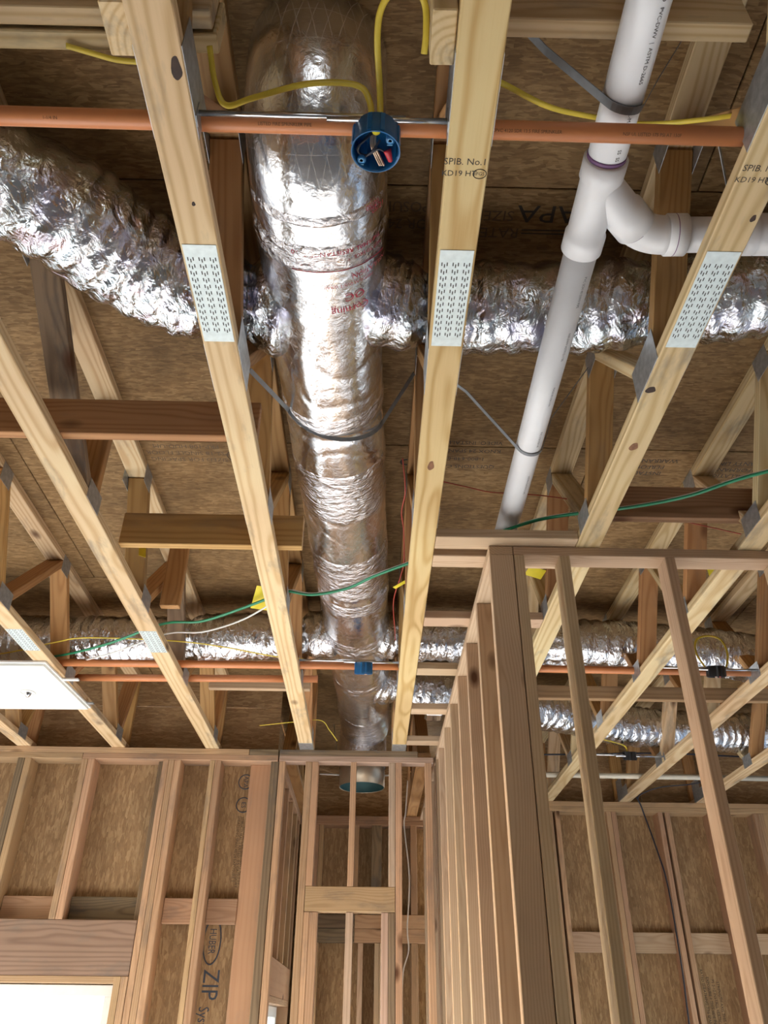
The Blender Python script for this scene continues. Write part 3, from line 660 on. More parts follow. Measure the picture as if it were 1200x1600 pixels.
board('bracing_board', 'wide pale-edged board crossing behind the drain pipe at the top right', 'board', 0.2255, 0.7505, 0.797, 0.835, 1.712, 1.852, 'chord', axis=0)

# ------------------------------------------------------------------ big foil duct
def nz(p, sc, seed=0.0): return mnoise.noise(Vector((p[0] * sc + seed, p[1] * sc + seed * 1.7, p[2] * sc - seed)))
def ridg(p, sc, seed=0.0): return 1 - abs(nz(p, sc, seed)) * 2
DH, DR = 1.832, 0.172
def duct_c(y):
    pts = [(0.8, -0.163), (1.9, -0.158), (3.5, -0.102), (5.6, -0.045)]
    for (ya, xa), (yb, xb) in zip(pts[:-1], pts[1:]):
        if y <= yb: return xa + (xb - xa) * max(0, (y - ya)) / (yb - ya)
    return pts[-1][1]
DUCT = empty('insulated_duct', W(-0.16, 1, DH), 'large round foil-wrapped air duct running between two trusses', 'duct')
# the near end bends up into the floor above
path = [W(duct_c(1.0), 1.06, 2.034), W(duct_c(1.0), 1.06, 2.018)]
path += [W(duct_c(1.0), 1.23 + 0.17 * math.cos(t_), 2.002 + 0.17 * math.sin(t_)) for t_ in [math.pi * (1 + i / 48) for i in range(24)]]
path += [W(duct_c(y), y, DH) for y in [1.23 + i * 0.012 for i in range(int((5.62 - 1.23) / 0.012) + 1)]]
def duct_r(i, a, L, p):
    if p is not None: L = (p.y - 0.96) - max(0, p.z - CZ - DH)
    q = (math.cos(a) * 0.17, L, math.sin(a) * 0.17)
    R = DR + 0.004 * nz(q, 5, 3.1) + 0.0028 * nz((q[0], q[1] * 0.5, q[2]), 14, 8.0) + 0.001 * nz(q, 34, 1.3)
    R -= 0.006 * max(0, ridg(q, 4.0, 6.0) - 0.86) / 0.14 * 0.5
    s_in = 0.16 + 0.8 * 0
    for c_, d, w_ in ((1.17, 0.006, 0.02), (2.40, 0.003, 0.02), (3.35, 0.003, 0.02), (3.62, 0.006, 0.015)):
        R -= d * math.exp(-((L - c_) / w_) ** 2)
    R += 0.007 * math.exp(-((L - 0.42) / 0.16) ** 2)
    return R
v, f, uv = tube(path, DR, 120, cap=False, rf=duct_r, up=(0, 1, 0))
link('jacket', pymesh('jacket', v, f, True, uv), M['foil'], DUCT)
def band(y0, y1, extra=0.0028, seed=1.0, mat='tape', name='tape_band', parent=DUCT):
    n_ = max(6, int((y1 - y0) / 0.008)); pp = [W(duct_c(y), y, DH) for y in [y0 + (y1 - y0) * i / n_ for i in range(n_ + 1)]]
    def rf(i, a, L, p):
        q = (math.cos(a) * 0.17, y0 + L, math.sin(a) * 0.17)
        e = min(1.0, min(i, n_ - i) / 1.5)
        return duct_r(0, a, y0 + L - 0.96, None) + extra * (-0.5 + 1.5 * e) + 0.003 * e * nz(q, 24, seed) + 0.0015 * e * nz(q, 60, seed + 4)
    v, f, uv = tube(pp, DR, 110, cap=False, rf=rf)
    link(name, pymesh(name, v, f, True, uv), M[mat], parent)
for y0, y1, sd_ in ((1.235, 1.27, 1), (1.32, 1.41, 2), (2.02, 2.10, 3), (2.34, 2.66, 4), (2.98, 3.34, 5), (3.40, 3.52, 6), (3.86, 4.02, 7), (4.50, 4.58, 8), (5.15, 5.6, 9)):
    band(y0, y1, seed=sd_ * 3.3)
# red and brown print curved round the duct
def wrap(y0, ang0, lift=0.0045, flip=1):
    def fn(x, y):
        a = ang0 + flip * x / DR; Y = y0 - y
        R = duct_r(0, a, Y - 0.96, None) + lift
        return W(duct_c(Y), Y, DH) + Vector((math.cos(a) * R, 0, math.sin(a) * R))
    return fn
def dprint(s, size, Y, deg, sx=1.0, lift=0.0035, inv=True): print_text('red_print', s, size, (0, 0, 0), (1, 0, 0), (0, 1, 0), M['redink'], DUCT, fn=(lambda x, y, f0=wrap(Y, math.radians(deg), lift): f0(-x, -y)) if inv else wrap(Y, math.radians(deg), lift), sx=sx)
A0 = -62
dprint('Corning', 0.034, 1.545, A0); dprint('OC', 0.036, 1.50, A0 + 4, 1.1); dprint('FIBERGLAS DUCT WRAP', 0.013, 1.455, A0); dprint('INSULATION', 0.022, 1.43, A0 + 22)
dprint('THERMAL RESISTANCE R-6.0', 0.020, 1.345, A0 - 8); dprint('NOT TO EXCEED', 0.014, 1.37, A0 + 16)
pv = [wrap(1.40, math.radians(A0 - 20), 0.0045)(x * 0.01, 0) for x in range(-9, 18)]
v, f, uv = tube(pv, 0.0016, 4); link('red_print', pymesh('print_line', v, f), M['redink'], DUCT)
dprint('05/21', 0.022, 1.26, A0 + 30, lift=0.007, inv=False); dprint('05/21', 0.022, 1.245, A0 + 24, lift=0.007, inv=False)
# down-turned collar at the far end
lathe('drop', [(0.168, 0.36), (0.172, 0.20), (0.170, 0.10), (0.163, 0.085)], W(-0.06, 5.76, 1.46), (0, 0, 1), M['tape'], DUCT, 48)
lathe('collar', [(0.160, 0.10), (0.160, -0.045), (0.156, -0.045), (0.156, 0.1)], W(-0.06, 5.76, 1.46), (0, 0, 1), M['collar'], DUCT, 48)
lathe('liner', [(0.155, -0.043), (0.155, 0.02), (0.03, 0.021)], W(-0.06, 5.76, 1.46), (0, 0, 1), M['liner'], DUCT, 48)
lathe('end_elbow', [(0.174, 0.0), (0.172, 0.06), (0.14, 0.11), (0.07, 0.14), (0.002, 0.145)], W(-0.045, 5.60, DH), (0, 1, 0), M['tape'], DUCT, 48)
for sx, xe in ((-1, -0.36), (1, 0.155)):
    o = cyl('hanger_rod', W(-0.06 + sx * 0.162, 5.76, 1.50), W(xe, 5.74, 1.50), 0.006, M['whitewire'], DUCT, 8)

# ------------------------------------------------------------------ flexible branch ducts
def flex(label, pts, R, seed, mat='flex', crimps=(), n=26, seg=64, name='flexible_duct', ends=None):
    P = smooth_path(pts, n); T = empty(name, P[0], label, 'duct', 'flexible foil branch ducts')
    Ls = [0]
    for a, b_ in zip(P[:-1], P[1:]): Ls.append(Ls[-1] + (b_ - a).length)
    tot = Ls[-1]; m = max(60, int(tot / 0.009)); Q = []; j = 0
    for i in range(m + 1):
        d = tot * i / m
        while j < len(Ls) - 2 and Ls[j + 1] < d: j += 1
        t = (d - Ls[j]) / max(1e-6, Ls[j + 1] - Ls[j]); Q.append(P[j].lerp(P[j + 1], t))
    def rf(i, a, L, p):
        q = (math.cos(a) * R, L, math.sin(a) * R)
        x = R * (1 + 0.07 * nz((0, L, 0), 4.2, seed) ) + 0.010 * nz(q, 7, seed) + 0.005 * nz(q, 18, seed + 2) + 0.0025 * nz((q[0] * .5, q[1] * 1.5, q[2] * .5), 40, seed + 5)
        x += 0.004 * math.sin(L * 95 + 5 * nz(q, 5, seed + 7))
        for c_, d, w_ in crimps:
            e = math.exp(-((L - c_) / w_) ** 2); x -= d * e * (1 + 0.25 * math.sin(a * 11 + seed))
        return max(0.02, x)
    v, f, uv = tube(Q, R, seg, cap=True, rf=rf)
    link('foil_sleeve', pymesh('foil_sleeve', v, f, True, uv), M[mat], T)
    for c_, d, w_ in crimps:
        if d > 0.03:
            i = min(m, max(1, int(c_ / tot * m))); dv = (Q[i] - Q[i - 1]).normalized() * 0.008
            def rb(ii, a, L, p, i=i): return rf(i, a, c_, p) + 0.002
            v, f, uv = tube([Q[i] - dv, Q[i] + dv], R, 48, rf=rb); link('clamp_band', pymesh('clamp_band', v, f, True), M['strap'], T)
    return T
flex('crumpled foil flexible duct at the upper left with a purple sheen', [W(-1.25, 1.05, 1.80), W(-0.99, 1.245, 1.82), W(-0.85, 1.36, 1.825), W(-0.70, 1.52, 1.83), W(-0.54, 1.63, 1.83), W(-0.42, 1.675, 1.83), W(-0.29, 1.68, 1.83)], 0.150, 3.0, crimps=((1.08, 0.05, 0.035), (0.98, 0.03, 0.03)))
flex('crumpled foil flexible duct crossing behind the white drain pipe', [W(-0.02, 1.65, 1.835), W(0.10, 1.68, 1.83), W(0.30, 1.68, 1.83), W(0.55, 1.665, 1.83), W(0.80, 1.64, 1.83), W(1.05, 1.60, 1.83), W(1.35, 1.52, 1.83), W(1.7, 1.42, 1.83)], 0.136, 11.0, mat='flex', crimps=((0.165, 0.042, 0.022), (0.83, 0.02, 0.05)))
flex('foil flexible duct at the lower left behind the two orange pipes', [W(-2.5, 4.18, 1.80), W(-2.0, 4.15, 1.80), W(-1.4, 4.13, 1.795), W(-1.02, 4.09, 1.79), W(-0.75, 4.07, 1.80), W(-0.45, 4.04, 1.80), W(-0.22, 4.02, 1.81)], 0.132, 21.0, mat='flexb', crimps=((1.50, 0.028, 0.03), (2.12, 0.05, 0.03)))
flex('foil flexible duct on the right between the far orange pipe and the deck', [W(-0.02, 4.02, 1.82), W(0.2, 4.05, 1.81), W(0.5, 4.05, 1.80), W(0.9, 4.07, 1.79), W(1.3, 4.06, 1.79), W(1.7, 4.06, 1.77), W(2.05, 4.10, 1.74), W(2.4, 4.2, 1.72)], 0.128, 31.0, mat='flexb', crimps=((0.19, 0.045, 0.025), (1.0, 0.02, 0.06)))
flex('bright foil flexible duct farthest back on the right below the brown board', [W(0.02, 4.72, 1.81), W(0.22, 4.80, 1.80), W(0.5, 4.86, 1.79), W(0.9, 5.0, 1.78), W(1.3, 5.18, 1.77), W(1.75, 5.36, 1.76), W(2.3, 5.46, 1.76), W(2.9, 5.5, 1.76), W(3.4, 5.5, 1.76)], 0.132, 41.0, mat='flexb', crimps=((0.16, 0.05, 0.03), (1.55, 0.02, 0.04)))

# ------------------------------------------------------------------ drain pipe
PH = 1.655
def px(y): return 0.507 + 0.006 * (y - 0.7)
DP = empty('drain_pipe', W(0.51, 0.6, PH), 'white plastic drain pipe with a branching wye, between two trusses', 'pipe')
R3 = 0.0435
cyl('pipe', W(px(0.3), 0.3, PH), W(px(1.10), 1.10, PH), R3, M['pvc'], DP, 48)
cyl('pipe', W(px(1.28), 1.28, PH), W(px(2.9), 2.9, PH), R3 - 0.001, M['pvc'], DP, 48)
def P3(x, y): return W(x, y, PH)
wy0, wy1 = 1.06, 1.315
prof = [(R3 + 0.001, 0), (R3 + 0.0075, 0.002), (R3 + 0.0075, 0.05), (R3 + 0.003, 0.058), (R3 + 0.003, 0.20), (R3 + 0.0075, 0.206), (R3 + 0.0075, 0.253), (R3 + 0.001, 0.255)]
wye = lathe('wye_fitting', prof, P3(px(wy0), wy0), (0, 1, 0), M['pvc'], DP, 48)
cyl('primer_ring', P3(px(1.05), 1.05), P3(px(1.0605), 1.0605), R3 + 0.0012, M['primer'], wye, 48)
bd = Vector((0.70, 0.71, 0)).normalized(); b0 = P3(px(1.14), 1.125)
lathe('branch_arm', [(R3 + 0.001, 0.0), (R3 + 0.002, 0.10), (R3 + 0.0072, 0.108), (R3 + 0.0072, 0.165), (R3 + 0.001, 0.167)], b0, bd, M['pvc'], wye, 48)
e0 = b0 + bd * 0.163
cyl('primer_ring', e0, e0 + bd * 0.006, R3 + 0.0035, M['primer'], wye, 48)
dx = Vector((1, -0.03, 0)).normalized()
arc = [e0 - bd * 0.01]
for i in range(1, 9):
    t = i / 8; d = (bd * (1 - t) + dx * t).normalized(); arc.append(arc[-1] + d * 0.0125)
v1 = tube(arc, R3 + 0.003, 48)
hub = arc[-1]
elb = multi('elbow', [v1], M['pvc'], DP)
lathe('elbow_hub', [(R3 + 0.002, -0.002), (R3 + 0.0075, 0.0), (R3 + 0.0075, 0.046), (R3, 0.048)], hub, dx, M['pvc'], elb, 48)
lathe('primer_ring', [(R3 + 0.0078, 0.0165), (R3 + 0.0078, 0.0185)], hub, dx, M['primer'], elb, 48)
cyl('branch_pipe', hub, hub + dx * 0.62, R3 - 0.001, M['pvc'], DP, 48)
lathe('coupling', [(R3, 0.0), (R3 + 0.007, 0.002), (R3 + 0.007, 0.03), (R3 + 0.003, 0.034), (R3 + 0.007, 0.038), (R3 + 0.007, 0.10), (R3, 0.102)], hub + dx * 0.185, dx, M['pvc'], DP, 48)
def pprint(s, size, y0, deg, mat='greyink', sx=1.0):
    def fn(x, y):
        a = math.radians(deg) + y / R3; Y = y0 + x
        return P3(px(Y), Y) + Vector((math.cos(a), 0, math.sin(a))) * (R3 + 0.0006)
    print_text('pipe_print', s, size, (0, 0, 0), (1, 0, 0), (0, 1, 0), M[mat], DP, fn=fn, sx=sx)
pprint('PVC-DWV  |  ASTM D-2665', 0.0125, 0.80, -68, 'ink'); pprint('ASTM F-480', 0.0125, 0.685, -68, 'ink'); pprint('GL-M  40  2', 0.012, 0.955, -72, 'ink'); pprint('SS  SS', 0.012, 1.03, -74, 'ink')
for y_, s in ((1.42, 'PVC SCH 40 DWV PIPE'), (1.62, 'NSF-DWV ASTM D-1785'), (1.83, 'MADE IN USA 3 IN'), (2.04, 'PVC 1120 SCH 40'), (2.3, 'NSF-PW-G ASTM D-2665')): pprint(s, 0.0105, y_, -66)
pprint('WYE', 0.018, 1.205, -86); pprint('O', 0.022, 1.24, -84)
# straps that carry the drain pipe
def strap(name, label, pts, wide, mat, thick=0.0018, cat='strap', group=None, up=(0, 1, 0)):
    P = [Vector(p) for p in pts]; fr = frames(P, up); v, f = [], []
    for (p, t, s, n) in fr:
        for a, b_ in ((-1, -1), (1, -1), (1, 1), (-1, 1)): v.append(p + n * (a * wide / 2) + s * (b_ * thick / 2))
    N = len(fr)
    for i in range(N - 1):
        for k in range(4): f.append((i * 4 + k, i * 4 + (k + 1) % 4, (i + 1) * 4 + (k + 1) % 4, (i + 1) * 4 + k))
    f += [(3, 2, 1, 0), tuple((N - 1) * 4 + k for k in range(4))]
    o = link(name, pymesh(name, v, f), M[mat]); bm_ = bmesh.new(); bm_.from_mesh(o.data); bmesh.ops.recalc_face_normals(bm_, faces=bm_.faces); bm_.to_mesh(o.data); bm_.free()
    return tag(o, label, cat, group)
def under(cx, cy, cz, R, dy, n=9, a0=200, a1=340):
    return [W(cx + R * math.cos(math.radians(a0 + (a1 - a0) * i / (n - 1))), cy + dy * (2 * i / (n - 1) - 1), cz + R * math.sin(math.radians(a0 + (a1 - a0) * i / (n - 1)))) for i in range(n)]
ps = strap('pipe_strap', 'perforated grey strap holding the drain pipe at the top right', [W(0.262, 0.846, 1.862), W(0.35, 0.888, 1.77)] + under(0.509, 0.925, PH, R3 + 0.0025, 0.006, a0=215, a1=330) + [W(0.60, 0.93, 1.74), W(0.69, 0.90, 1.90)], 0.019, 'strap', group='pipe straps')
strap('pipe_strap', 'narrow grey strap holding the drain pipe lower down near the partition', [W(0.2285, 1.99, 1.84), W(0.30, 2.02, 1.80)] + under(0.517, 2.115, PH, R3 + 0.0025, 0.003, a0=215, a1=330) + [W(0.60, 2.10, 1.76), W(0.748, 2.08, 1.975)], 0.013, 'strap', group='pipe straps')
DC = duct_c(2.12)
strap('duct_strap', 'thin steel strap slung under the big foil duct', [W(-0.3715, 1.72, 1.60)] + under(DC, 2.11, DH, DR + 0.0062, 0.06, 15, 215, 345) + [W(0.132, 2.14, 1.99)], 0.014, 'strap')
strap('hanger_strap', 'grey steel strap hanging behind the orange pipe at the right', [W(0.90, 1.165, 1.98), W(0.895, 1.22, 1.97), W(0.965, 1.345, 1.975)], 0.016, 'galv')

# ------------------------------------------------------------------ orange sprinkler pipes and other runs
RO = 0.0195
op = cyl('sprinkler_pipe', W(-1.3, 0.942, 1.572), W(0.95, 0.955, 1.572), RO, M['cpvc'], None, 32); tag(op, 'thick orange plastic pipe crossing the top of the view', 'pipe', 'orange sprinkler pipes')
for i, (X, s) in enumerate(((0.30, 'CPVC 4120 SDR 13.5 FIRE SPRINKLER'), (0.56, 'NSF UL LISTED 175 PSI AT 150F'), (-0.20, 'LISTED FIRE SPRINKLER PIPE'), (-0.68, '1-1/4 IN'))):
    def fn(x, y, X=X):
        a = math.radians(-62) + y / RO; xx = X + x
        return W(xx, 0.942 + 0.013 * (xx + 1.3) / 2.25, 1.572) + Vector((0, -math.cos(a), math.sin(a))) * (RO + 0.0005)
    print_text('pipe_print', s, 0.009, (0, 0, 0), (1, 0, 0), (0, 1, 0), M['fadeink'], op, fn=fn)
o = cyl('sprinkler_pipe', W(-1.62, 3.905, 1.5685), W(0.42, 3.885, 1.5685), RO, M['cpvc'], None, 24); tag(o, 'orange pipe passing behind the far blue junction box, nearer of two', 'pipe', 'orange sprinkler pipes')
o = cyl('sprinkler_pipe', W(-1.70, 4.20, 1.60), W(-0.30, 4.165, 1.60), RO, M['cpvc'], None, 24); tag(o, 'orange pipe at the lower left, farther of two', 'pipe', 'orange sprinkler pipes')
o = cyl('sprinkler_pipe', W(0.54, 3.885, 1.5685), W(1.99, 3.90, 1.5685), RO, M['cpvc'], None, 24); tag(o, 'orange pipe on the right ending by the black junction box', 'pipe', 'orange sprinkler pipes')
o = cyl('conduit_pipe', W(1.05, 5.93, 1.5690), W(3.3, 5.965, 1.5690), 0.0195, M['cream'], None, 24); tag(o, 'cream plastic pipe crossing above the right wall plate', 'pipe')

# ------------------------------------------------------------------ junction boxes on hanger bars
def jbox(label, X, Y, H, R, depth, mat, bar, tilt, group, wires=True, mark=None):
    T = empty('junction_box', W(X, Y, H), label, 'junction box', group)
    ax = Vector(tilt).normalized(); o = W(X, Y, H)
    sh = lathe('box_shell', [(R, 0), (R * 0.985, 0.004), (R * 0.96, depth), (0.003, depth + 0.001), (0.003, depth - 0.003), (R * 0.90, depth - 0.004), (R * 0.93, 0.004), (R * 0.955, 0), (R, 0)], o, ax, M[mat], T, 40)
    s = ax.cross(Vector((0, 1, 0))).normalized(); n = ax.cross(s)
    for a in (20, 75, 105, 160, 200, 250, 290, 340):
        a = math.radians(a); d = s * math.cos(a) + n * math.sin(a)
        lumber('rib', o + d * R * 0.975 + ax * 0.004, o + d * R * 0.955 + ax * (depth - 0.002), 0.010, 0.006, d.cross(ax), M[mat], sh, 0.001)
    if mark:
        for a, tx in ((140, 'O'), (320, 'O')):
            a = math.radians(a); d = s * math.cos(a) + n * math.sin(a); c_ = o + d * R * 0.76
            lathe('screw_post', [(0.0035, 0.004), (0.009, 0.004), (0.010, depth - 0.003)], c_, ax, M[mat], T, 16)
            print_text('raised_mark', 'D', 0.016, c_ + ax * 0.0035, n, s, M[mark], T)
            print_text('raised_mark', 'I', 0.016, c_ + ax * 0.0035 - n * 0.010, n, s, M[mark], T)
    if wires:
        c_ = o + ax * depth * 0.5; k = R / 0.048
        def q(a, b_, h): return c_ + s * (a * k) - n * (b_ * k) + ax * (h - 0.008)
        cable('wire', [q(0, -0.02, 0.02), q(0.02, -0.012, 0.0), q(0.036, 0.004, -0.006), q(0.024, 0.02, -0.01), q(0.006, 0.004, -0.012), q(-0.008, -0.012, 0.0)], 0.0022 * k, M['blackwire'], T, seg=6)
        cable('wire', [q(0.004, -0.022, 0.02), q(0.03, -0.004, -0.004), q(0.034, 0.012, -0.008), q(0.016, 0.016, -0.010), q(-0.004, 0.0, -0.012), q(-0.016, 0.004, -0.012)], 0.0021 * k, M['blackwire'], T, seg=6)
        for e in (-0.003, 0.0015, 0.005): cable('wire', [q(0.004 + e, -0.018, 0.02), q(0.004 + e, -0.002, -0.004), q(-0.006 + e, 0.018, -0.014), q(-0.014 + e, 0.030, -0.022)], 0.0024 * k, M['copper'] if e else M['whitewire'], T, seg=6)
        lathe('wire_nut', [(0.0005, 0.024 * k), (0.0045 * k, 0.022 * k), (0.0075 * k, 0.004 * k), (0.0085 * k, 0.0), (0.001, 0.0)], q(-0.022, 0.006, -0.006), (-n * 0.8 - s * 0.35 - ax * 0.45), M['rednut'], T, 16)
        lathe('cable_clamp', [(0.001, 0.010), (0.008 * k, 0.010), (0.008 * k, 0.0), (0.001, 0.0)], q(0.0, -0.022, 0.010), ax, M['tag'], T, 12)
    x0, x1, yb, hb = bar
    for i, (dz, a, b_) in enumerate(((0.0, x0, X + 0.06), (-0.006, X - 0.10, x1))):
        cyl('hanger_bar', W(a, yb + 0.002 * i, hb + dz), W(b_, yb + 0.002 * i, hb + dz), 0.0062, M['steel'], T, 16)
    for xe, sx in ((x0, 1), (x1, -1)): boxw('bar_foot', min(xe, xe + sx * 0.0015), max(xe, xe + sx * 0.0015), yb - 0.012, yb + 0.012, hb - 0.03, hb + 0.02, M['galv'], T, c=0.0003)
    return T
jbox('round blue junction box with loose wires hanging under the big foil duct', -0.012, 0.953, 1.487, 0.050, 0.058, 'bluebox', (-0.3715, 0.1335, 0.915, 1.5475), (0.02, -0.12, 1), 'junction boxes', True, 'bluemark')
jbox('small distant blue junction box under the far part of the foil duct', -0.045, 3.83, 1.50, 0.046, 0.060, 'bluebox', (-0.3715, 0.1335, 3.80, 1.56), (0, -0.35, 1), 'junction boxes')
jbox('black junction box with a looped cable, upper of two on the right', 1.755, 3.82, 1.51, 0.046, 0.055, 'blackbox', (1.4505, 1.9705, 3.80, 1.55), (0, -0.3, 1), 'junction boxes')
jbox('black junction box on a bar above the right wall, lower of two', 1.745, 5.36, 1.52, 0.046, 0.055, 'blackbox', (1.4505, 1.9705, 5.33, 1.545), (0, -0.3, 1), 'junction boxes')

# ------------------------------------------------------------------ cables
def cab(label, pts, rad, mat, flat=1.0, group=None, name='cable', up=(0, 0, 1)):
    return tag(cable(name, [W(*p) for p in pts], rad, M[mat], flat=flat, up=up), label, 'cable', group)
YG = 'yellow electrical cables'
cab('yellow cable running left from the near blue junction box', [(-0.022, 0.942, 1.55), (-0.026, 0.915, 1.60), (-0.055, 0.893, 1.625), (-0.155, 0.893, 1.625), (-0.27, 0.925, 1.625), (-0.330, 0.945, 1.63), (-0.352, 0.915, 1.66), (-0.36, 0.86, 1.70)], 0.0065, 'yellow', 0.55, YG)
cab('yellow cable looping up from the near blue junction box to a wooden block', [(-0.004, 0.94, 1.55), (-0.005, 0.90, 1.60), (-0.012, 0.80, 1.62), (-0.004, 0.745, 1.63), (0.024, 0.715, 1.635), (0.058, 0.715, 1.635), (0.078, 0.74, 1.63), (0.082, 0.78, 1.61), (0.080, 0.815, 1.60)], 0.0065, 'yellow', 0.55, YG, up=(0, 1, 0))
cab('yellow cable passing behind the drain pipe at the upper right', [(0.20, 0.865, 1.625), (0.252, 0.888, 1.63), (0.352, 0.945, 1.655), (0.452, 0.985, 1.69), (0.58, 1.0, 1.69), (0.697, 0.97, 1.66), (0.80, 0.95, 1.66)], 0.0065, 'yellow', 0.55, YG)
cab('yellow cable peeking out under the pale boards at the top left', [(-0.66, 0.87, 1.707), (-0.61, 0.885, 1.708), (-0.56, 0.893, 1.70), (-0.50, 0.897, 1.70)], 0.0065, 'yellow', 0.55, YG)
cab('thin yellow cable crossing the lower left flexible duct', [(-2.3, 3.90, 1.58), (-1.942, 3.904, 1.61), (-1.617, 3.777, 1.625), (-1.453, 3.715, 1.625), (-1.166, 3.72, 1.625), (-0.945, 3.734, 1.62), (-0.756, 3.767, 1.61), (-0.505, 3.83, 1.59), (-0.36, 3.88, 1.60)], 0.005, 'yellow', 0.6, YG)
cab('yellow cable looped above the upper black junction box', [(1.715, 3.83, 1.56), (1.70, 3.87, 1.66), (1.72, 3.88, 1.74), (1.785, 3.88, 1.765), (1.845, 3.87, 1.74), (1.855, 3.85, 1.66), (1.83, 3.84, 1.58), (1.80, 3.85, 1.54)], 0.0055, 'yellow', 0.6, YG, up=(0, 1, 0))
cab('yellow cable hanging from the right flexible duct to the lower black box', [(1.30, 4.95, 1.62), (1.36, 5.1, 1.61), (1.55, 5.2, 1.605), (1.70, 5.3, 1.60), (1.735, 5.36, 1.57)], 0.005, 'yellow', 0.6, YG)
cab('yellow cable scraps behind the doorway plate', [(-0.72, 5.05, 1.62), (-0.5, 5.0, 1.63), (-0.33, 5.02, 1.65), (-0.27, 5.06, 1.60), (-0.22, 5.12, 1.55)], 0.004, 'yellow', 0.6, YG)
GR = [(1.9, 1.95, 1.62), (1.35, 2.19, 1.615), (1.128, 2.33, 1.605), (0.95, 2.40, 1.60), (0.80, 2.44, 1.60), (0.66, 2.50, 1.61), (0.569, 2.548, 1.61), (0.40, 2.66, 1.60), (0.18, 2.83, 1.60), (0.132, 2.86, 1.60), (0.0, 2.95, 1.59), (-0.123, 3.06, 1.585), (-0.27, 3.12, 1.585), (-0.377, 3.12, 1.60), (-0.42, 3.16, 1.605), (-0.60, 3.27, 1.585), (-0.80, 3.40, 1.58), (-0.954, 3.46, 1.60), (-1.06, 3.52, 1.60), (-1.3, 3.68, 1.585), (-1.56, 3.86, 1.60), (-1.8, 4.0, 1.62)]
cab('green cable sagging across the whole ceiling', GR, 0.0075, 'green', 0.7)
cab('white wire running beside the green cable', [(x, y + 0.012 + (0.07 if x < -0.45 else 0.0), h + (0.012 if x > -0.4 else -0.015)) for x, y, h in GR], 0.0042, 'whitewire')
cab('thin red wire hanging beside the foil duct', [(0.10, 2.40, 1.80), (0.113, 2.484, 1.71), (0.104, 2.62, 1.70), (0.118, 2.762, 1.70), (0.128, 3.0, 1.69), (0.12, 3.147, 1.70), (0.095, 3.4, 1.70), (0.11, 3.694, 1.69), (0.118, 3.851, 1.70)], 0.0024, 'redwire')
cab('thin red wire strung behind the drain pipe to the right', [(0.235, 2.47, 1.75), (0.36, 2.52, 1.755), (0.454, 2.55, 1.755), (0.654, 2.56, 1.75), (0.86, 2.60, 1.745), (1.022, 2.65, 1.75), (1.30, 2.74, 1.75), (1.56, 2.84, 1.76)], 0.0022, 'redwire')
cab('loose white cable hanging right of the doorway', [(0.245, 5.34, 1.36), (0.23, 5.34, 1.16), (0.221, 5.34, 1.071), (0.25, 5.33, 0.773), (0.236, 5.33, 0.494), (0.243, 5.33, 0.38), (0.209, 5.32, 0.263), (0.203, 5.32, 0.075), (0.215, 5.32, -0.3)], 0.004, 'whitewire')
cab('black cable running down the right wall beside a stud', [(2.0, 6.3, 1.57), (2.10, 6.40, 1.50), (2.149, 6.455, 1.392), (2.20, 6.455, 1.15), (2.236, 6.455, 0.9), (2.238, 6.455, 0.416), (2.22, 6.455, 0.0), (2.2, 6.455, -0.6)], 0.006, 'blackwire')
cab('black cable strung along the top of the right wall', [(1.0, 5.62, 1.62), (1.5, 5.60, 1.625), (2.05, 5.6, 1.64), (2.6, 5.65, 1.64), (3.2, 5.7, 1.64)], 0.006, 'blackwire')
cab('yellow and black cable end lying over the right wall plate', [(2.10, 6.42, 1.514), (2.12, 6.38, 1.545), (2.25, 6.30, 1.58), (2.45, 6.22, 1.585), (2.56, 6.18, 1.60)], 0.006, 'blackwire', 0.6)
cab('grey cable coil above the white panel', [(-2.36, 4.72, 1.57), (-2.33, 4.70, 1.68), (-2.37, 4.74, 1.74), (-2.44, 4.76, 1.70), (-2.45, 4.74, 1.60), (-2.40, 4.70, 1.56)], 0.007, 'whitewire')

# ------------------------------------------------------------------ white ceiling panel, tags, small things
PN = empty('access_panel', W(-1.95, 4.05, 1.49), 'white flat panel with a small round fixture hung under the trusses at left', 'panel')
def quadbox(name, c4, h0, h1, mat, parent):
    v = [W(x, y, h0) for x, y in c4] + [W(x, y, h1) for x, y in c4]
    return link(name, pymesh(name, v, [(3, 2, 1, 0), (4, 5, 6, 7), (0, 1, 5, 4), (1, 2, 6, 5), (2, 3, 7, 6), (3, 0, 4, 7)]), mat, parent)
quadbox('panel_sheet', [(-2.62, 3.76), (-1.632, 3.752), (-1.600, 4.395), (-2.62, 4.42)], 1.487, 1.499, M['panel'], PN)
quadbox('panel_rim', [(-2.62, 3.745), (-1.622, 3.738), (-1.590, 4.408), (-2.62, 4.433)], 1.4995, 1.508, M['vinyl'], PN)
lathe('fixture_ring', [(0.040, 0.0), (0.042, -0.003), (0.034, -0.004), (0.034, 0.0)], W(-1.845, 4.13, 1.487), (0, 0, 1), M['vinyl'], PN, 28)
lathe('fixture_stem', [(0.018, 0.0), (0.014, -0.012), (0.007, -0.022), (0.0005, -0.023)], W(-1.845, 4.14, 1.487), (0, 0, 1), M['steel'], PN, 20)
boxw('hanger_clip', -1.66, -1.53, 3.965, 3.99, 1.5002, 1.5085, M['whitewire'], PN, c=0.0005)
boxw('hanger_clip', -1.655, -1.555, 4.325, 4.35, 1.5002, 1.5085, M['galv'], PN, c=0.0005)
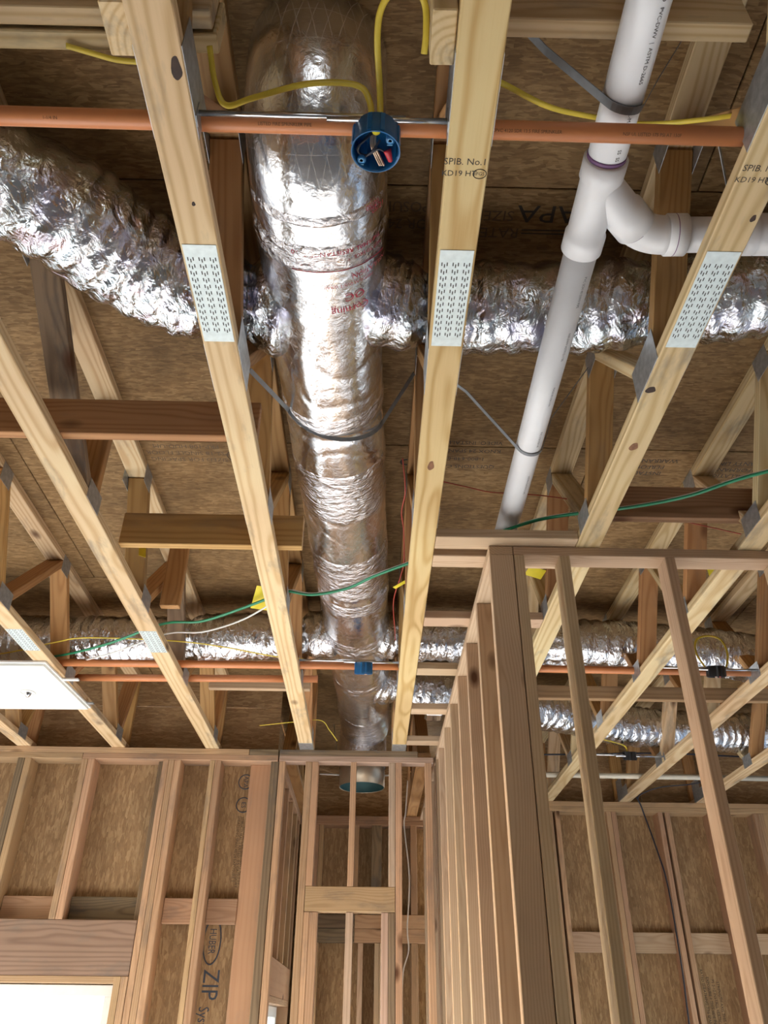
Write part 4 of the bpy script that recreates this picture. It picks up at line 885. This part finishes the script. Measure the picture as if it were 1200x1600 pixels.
def ytag(label, c, w, h, rz, tilt, text=True):
    t = boxw('paper_tag', -w / 2, w / 2, -0.0006, 0.0006, -h / 2 - CZ, h / 2 - CZ, M['tag'], c=0.0002, axis=0)
    t.matrix_world = Matrix()
    t.location = W(*c); t.rotation_euler = (tilt, 0, rz)
    return tag(t, label, 'tag', 'yellow truss tags')
ytag('yellow paper tag hanging beside the green cable left of the duct', (-0.505, 3.23, 1.62), 0.075, 0.14, 0.3, 1.2 - 1.57)
ytag('small yellow tag on the pale truss at the left', (-0.965, 2.87, 1.66), 0.03, 0.10, 0.6, 1.2)
ytag('yellow tag curled behind the partition post', (0.70, 3.02, 1.66), 0.09, 0.05, 0.5, -0.5)
ytag('yellow tag with print on the right truss behind the top plate', (1.44, 2.90, 1.62), 0.075, 0.10, -0.5, -0.4)
ytag('tiny yellow tag on the truss right of the big duct', (0.128, 3.10, 1.64), 0.02, 0.10, 0.9, -0.2)
hb = boxw('steel_bracket', 0.32, 0.43, 4.60, 4.72, 1.555, 1.62, M['steel'], c=0.012); tag(hb, 'small rounded steel bracket box between far blocks', 'bracket')

# ------------------------------------------------------------------ print on the deck
decktext('EXPOSURE 1', 0.05, 0.075, 1.475, sx=0.9); decktext('FLOOR 24 oc', 0.05, 0.095, 1.535, sx=0.9); decktext('SIZED', 0.05, 0.335, 1.50); decktext('RATED', 0.05, 0.345, 1.56)
decktext('APA', 0.085, 0.50, 1.49, 'ink', sx=1.2)
for o_ in (0.0, 0.012): boxw('deck_print', 0.43, 0.59, 1.548 + o_, 1.552 + o_, TC1 - 0.0001, TC1 + 0.0005, M['ink'], ceil, c=0.00005)
for i, s in enumerate(('PRP-108 HUD-UM', 'PS2-18 SINGLE FLOOR', 'SIZED FOR SPACING')): decktext(s, 0.036, -0.80, 2.66 + i * 0.045, sx=1.0)
decktext('APA', 0.05, -0.56, 2.72, 'fadeink')
pts = [W(-0.56 + 0.075 * math.cos(a), 2.72 + 0.048 * math.sin(a), TC1 + 0.0004) for a in [i * math.pi / 12 for i in range(25)]]
v_, f_, uv_ = tube(pts, 0.0025, 4, cap=False); link('deck_print', pymesh('seal_ring', v_, f_), M['fadeink'], ceil)
decktext('LP', 0.12, 0.16, 2.72, 'ink')
for i, s in enumerate(('VIDEO: INSTALLATION', 'KNOX 24 SPAN RATED', '1-800-648-6893', 'QUESTIONS CALL US')): decktext(s, 0.032, 0.36, 2.60 + i * 0.055, 'ink')
for i, s in enumerate(('INSTALLATION', 'PERFORMANCE', 'WARRANTY LIMITED')): decktext(s, 0.036, 1.12, 2.79 - i * 0.045, 'ink'); decktext(s, 0.036, 1.56, 2.80 - i * 0.045, 'ink')
bpy.context.view_layer.update()
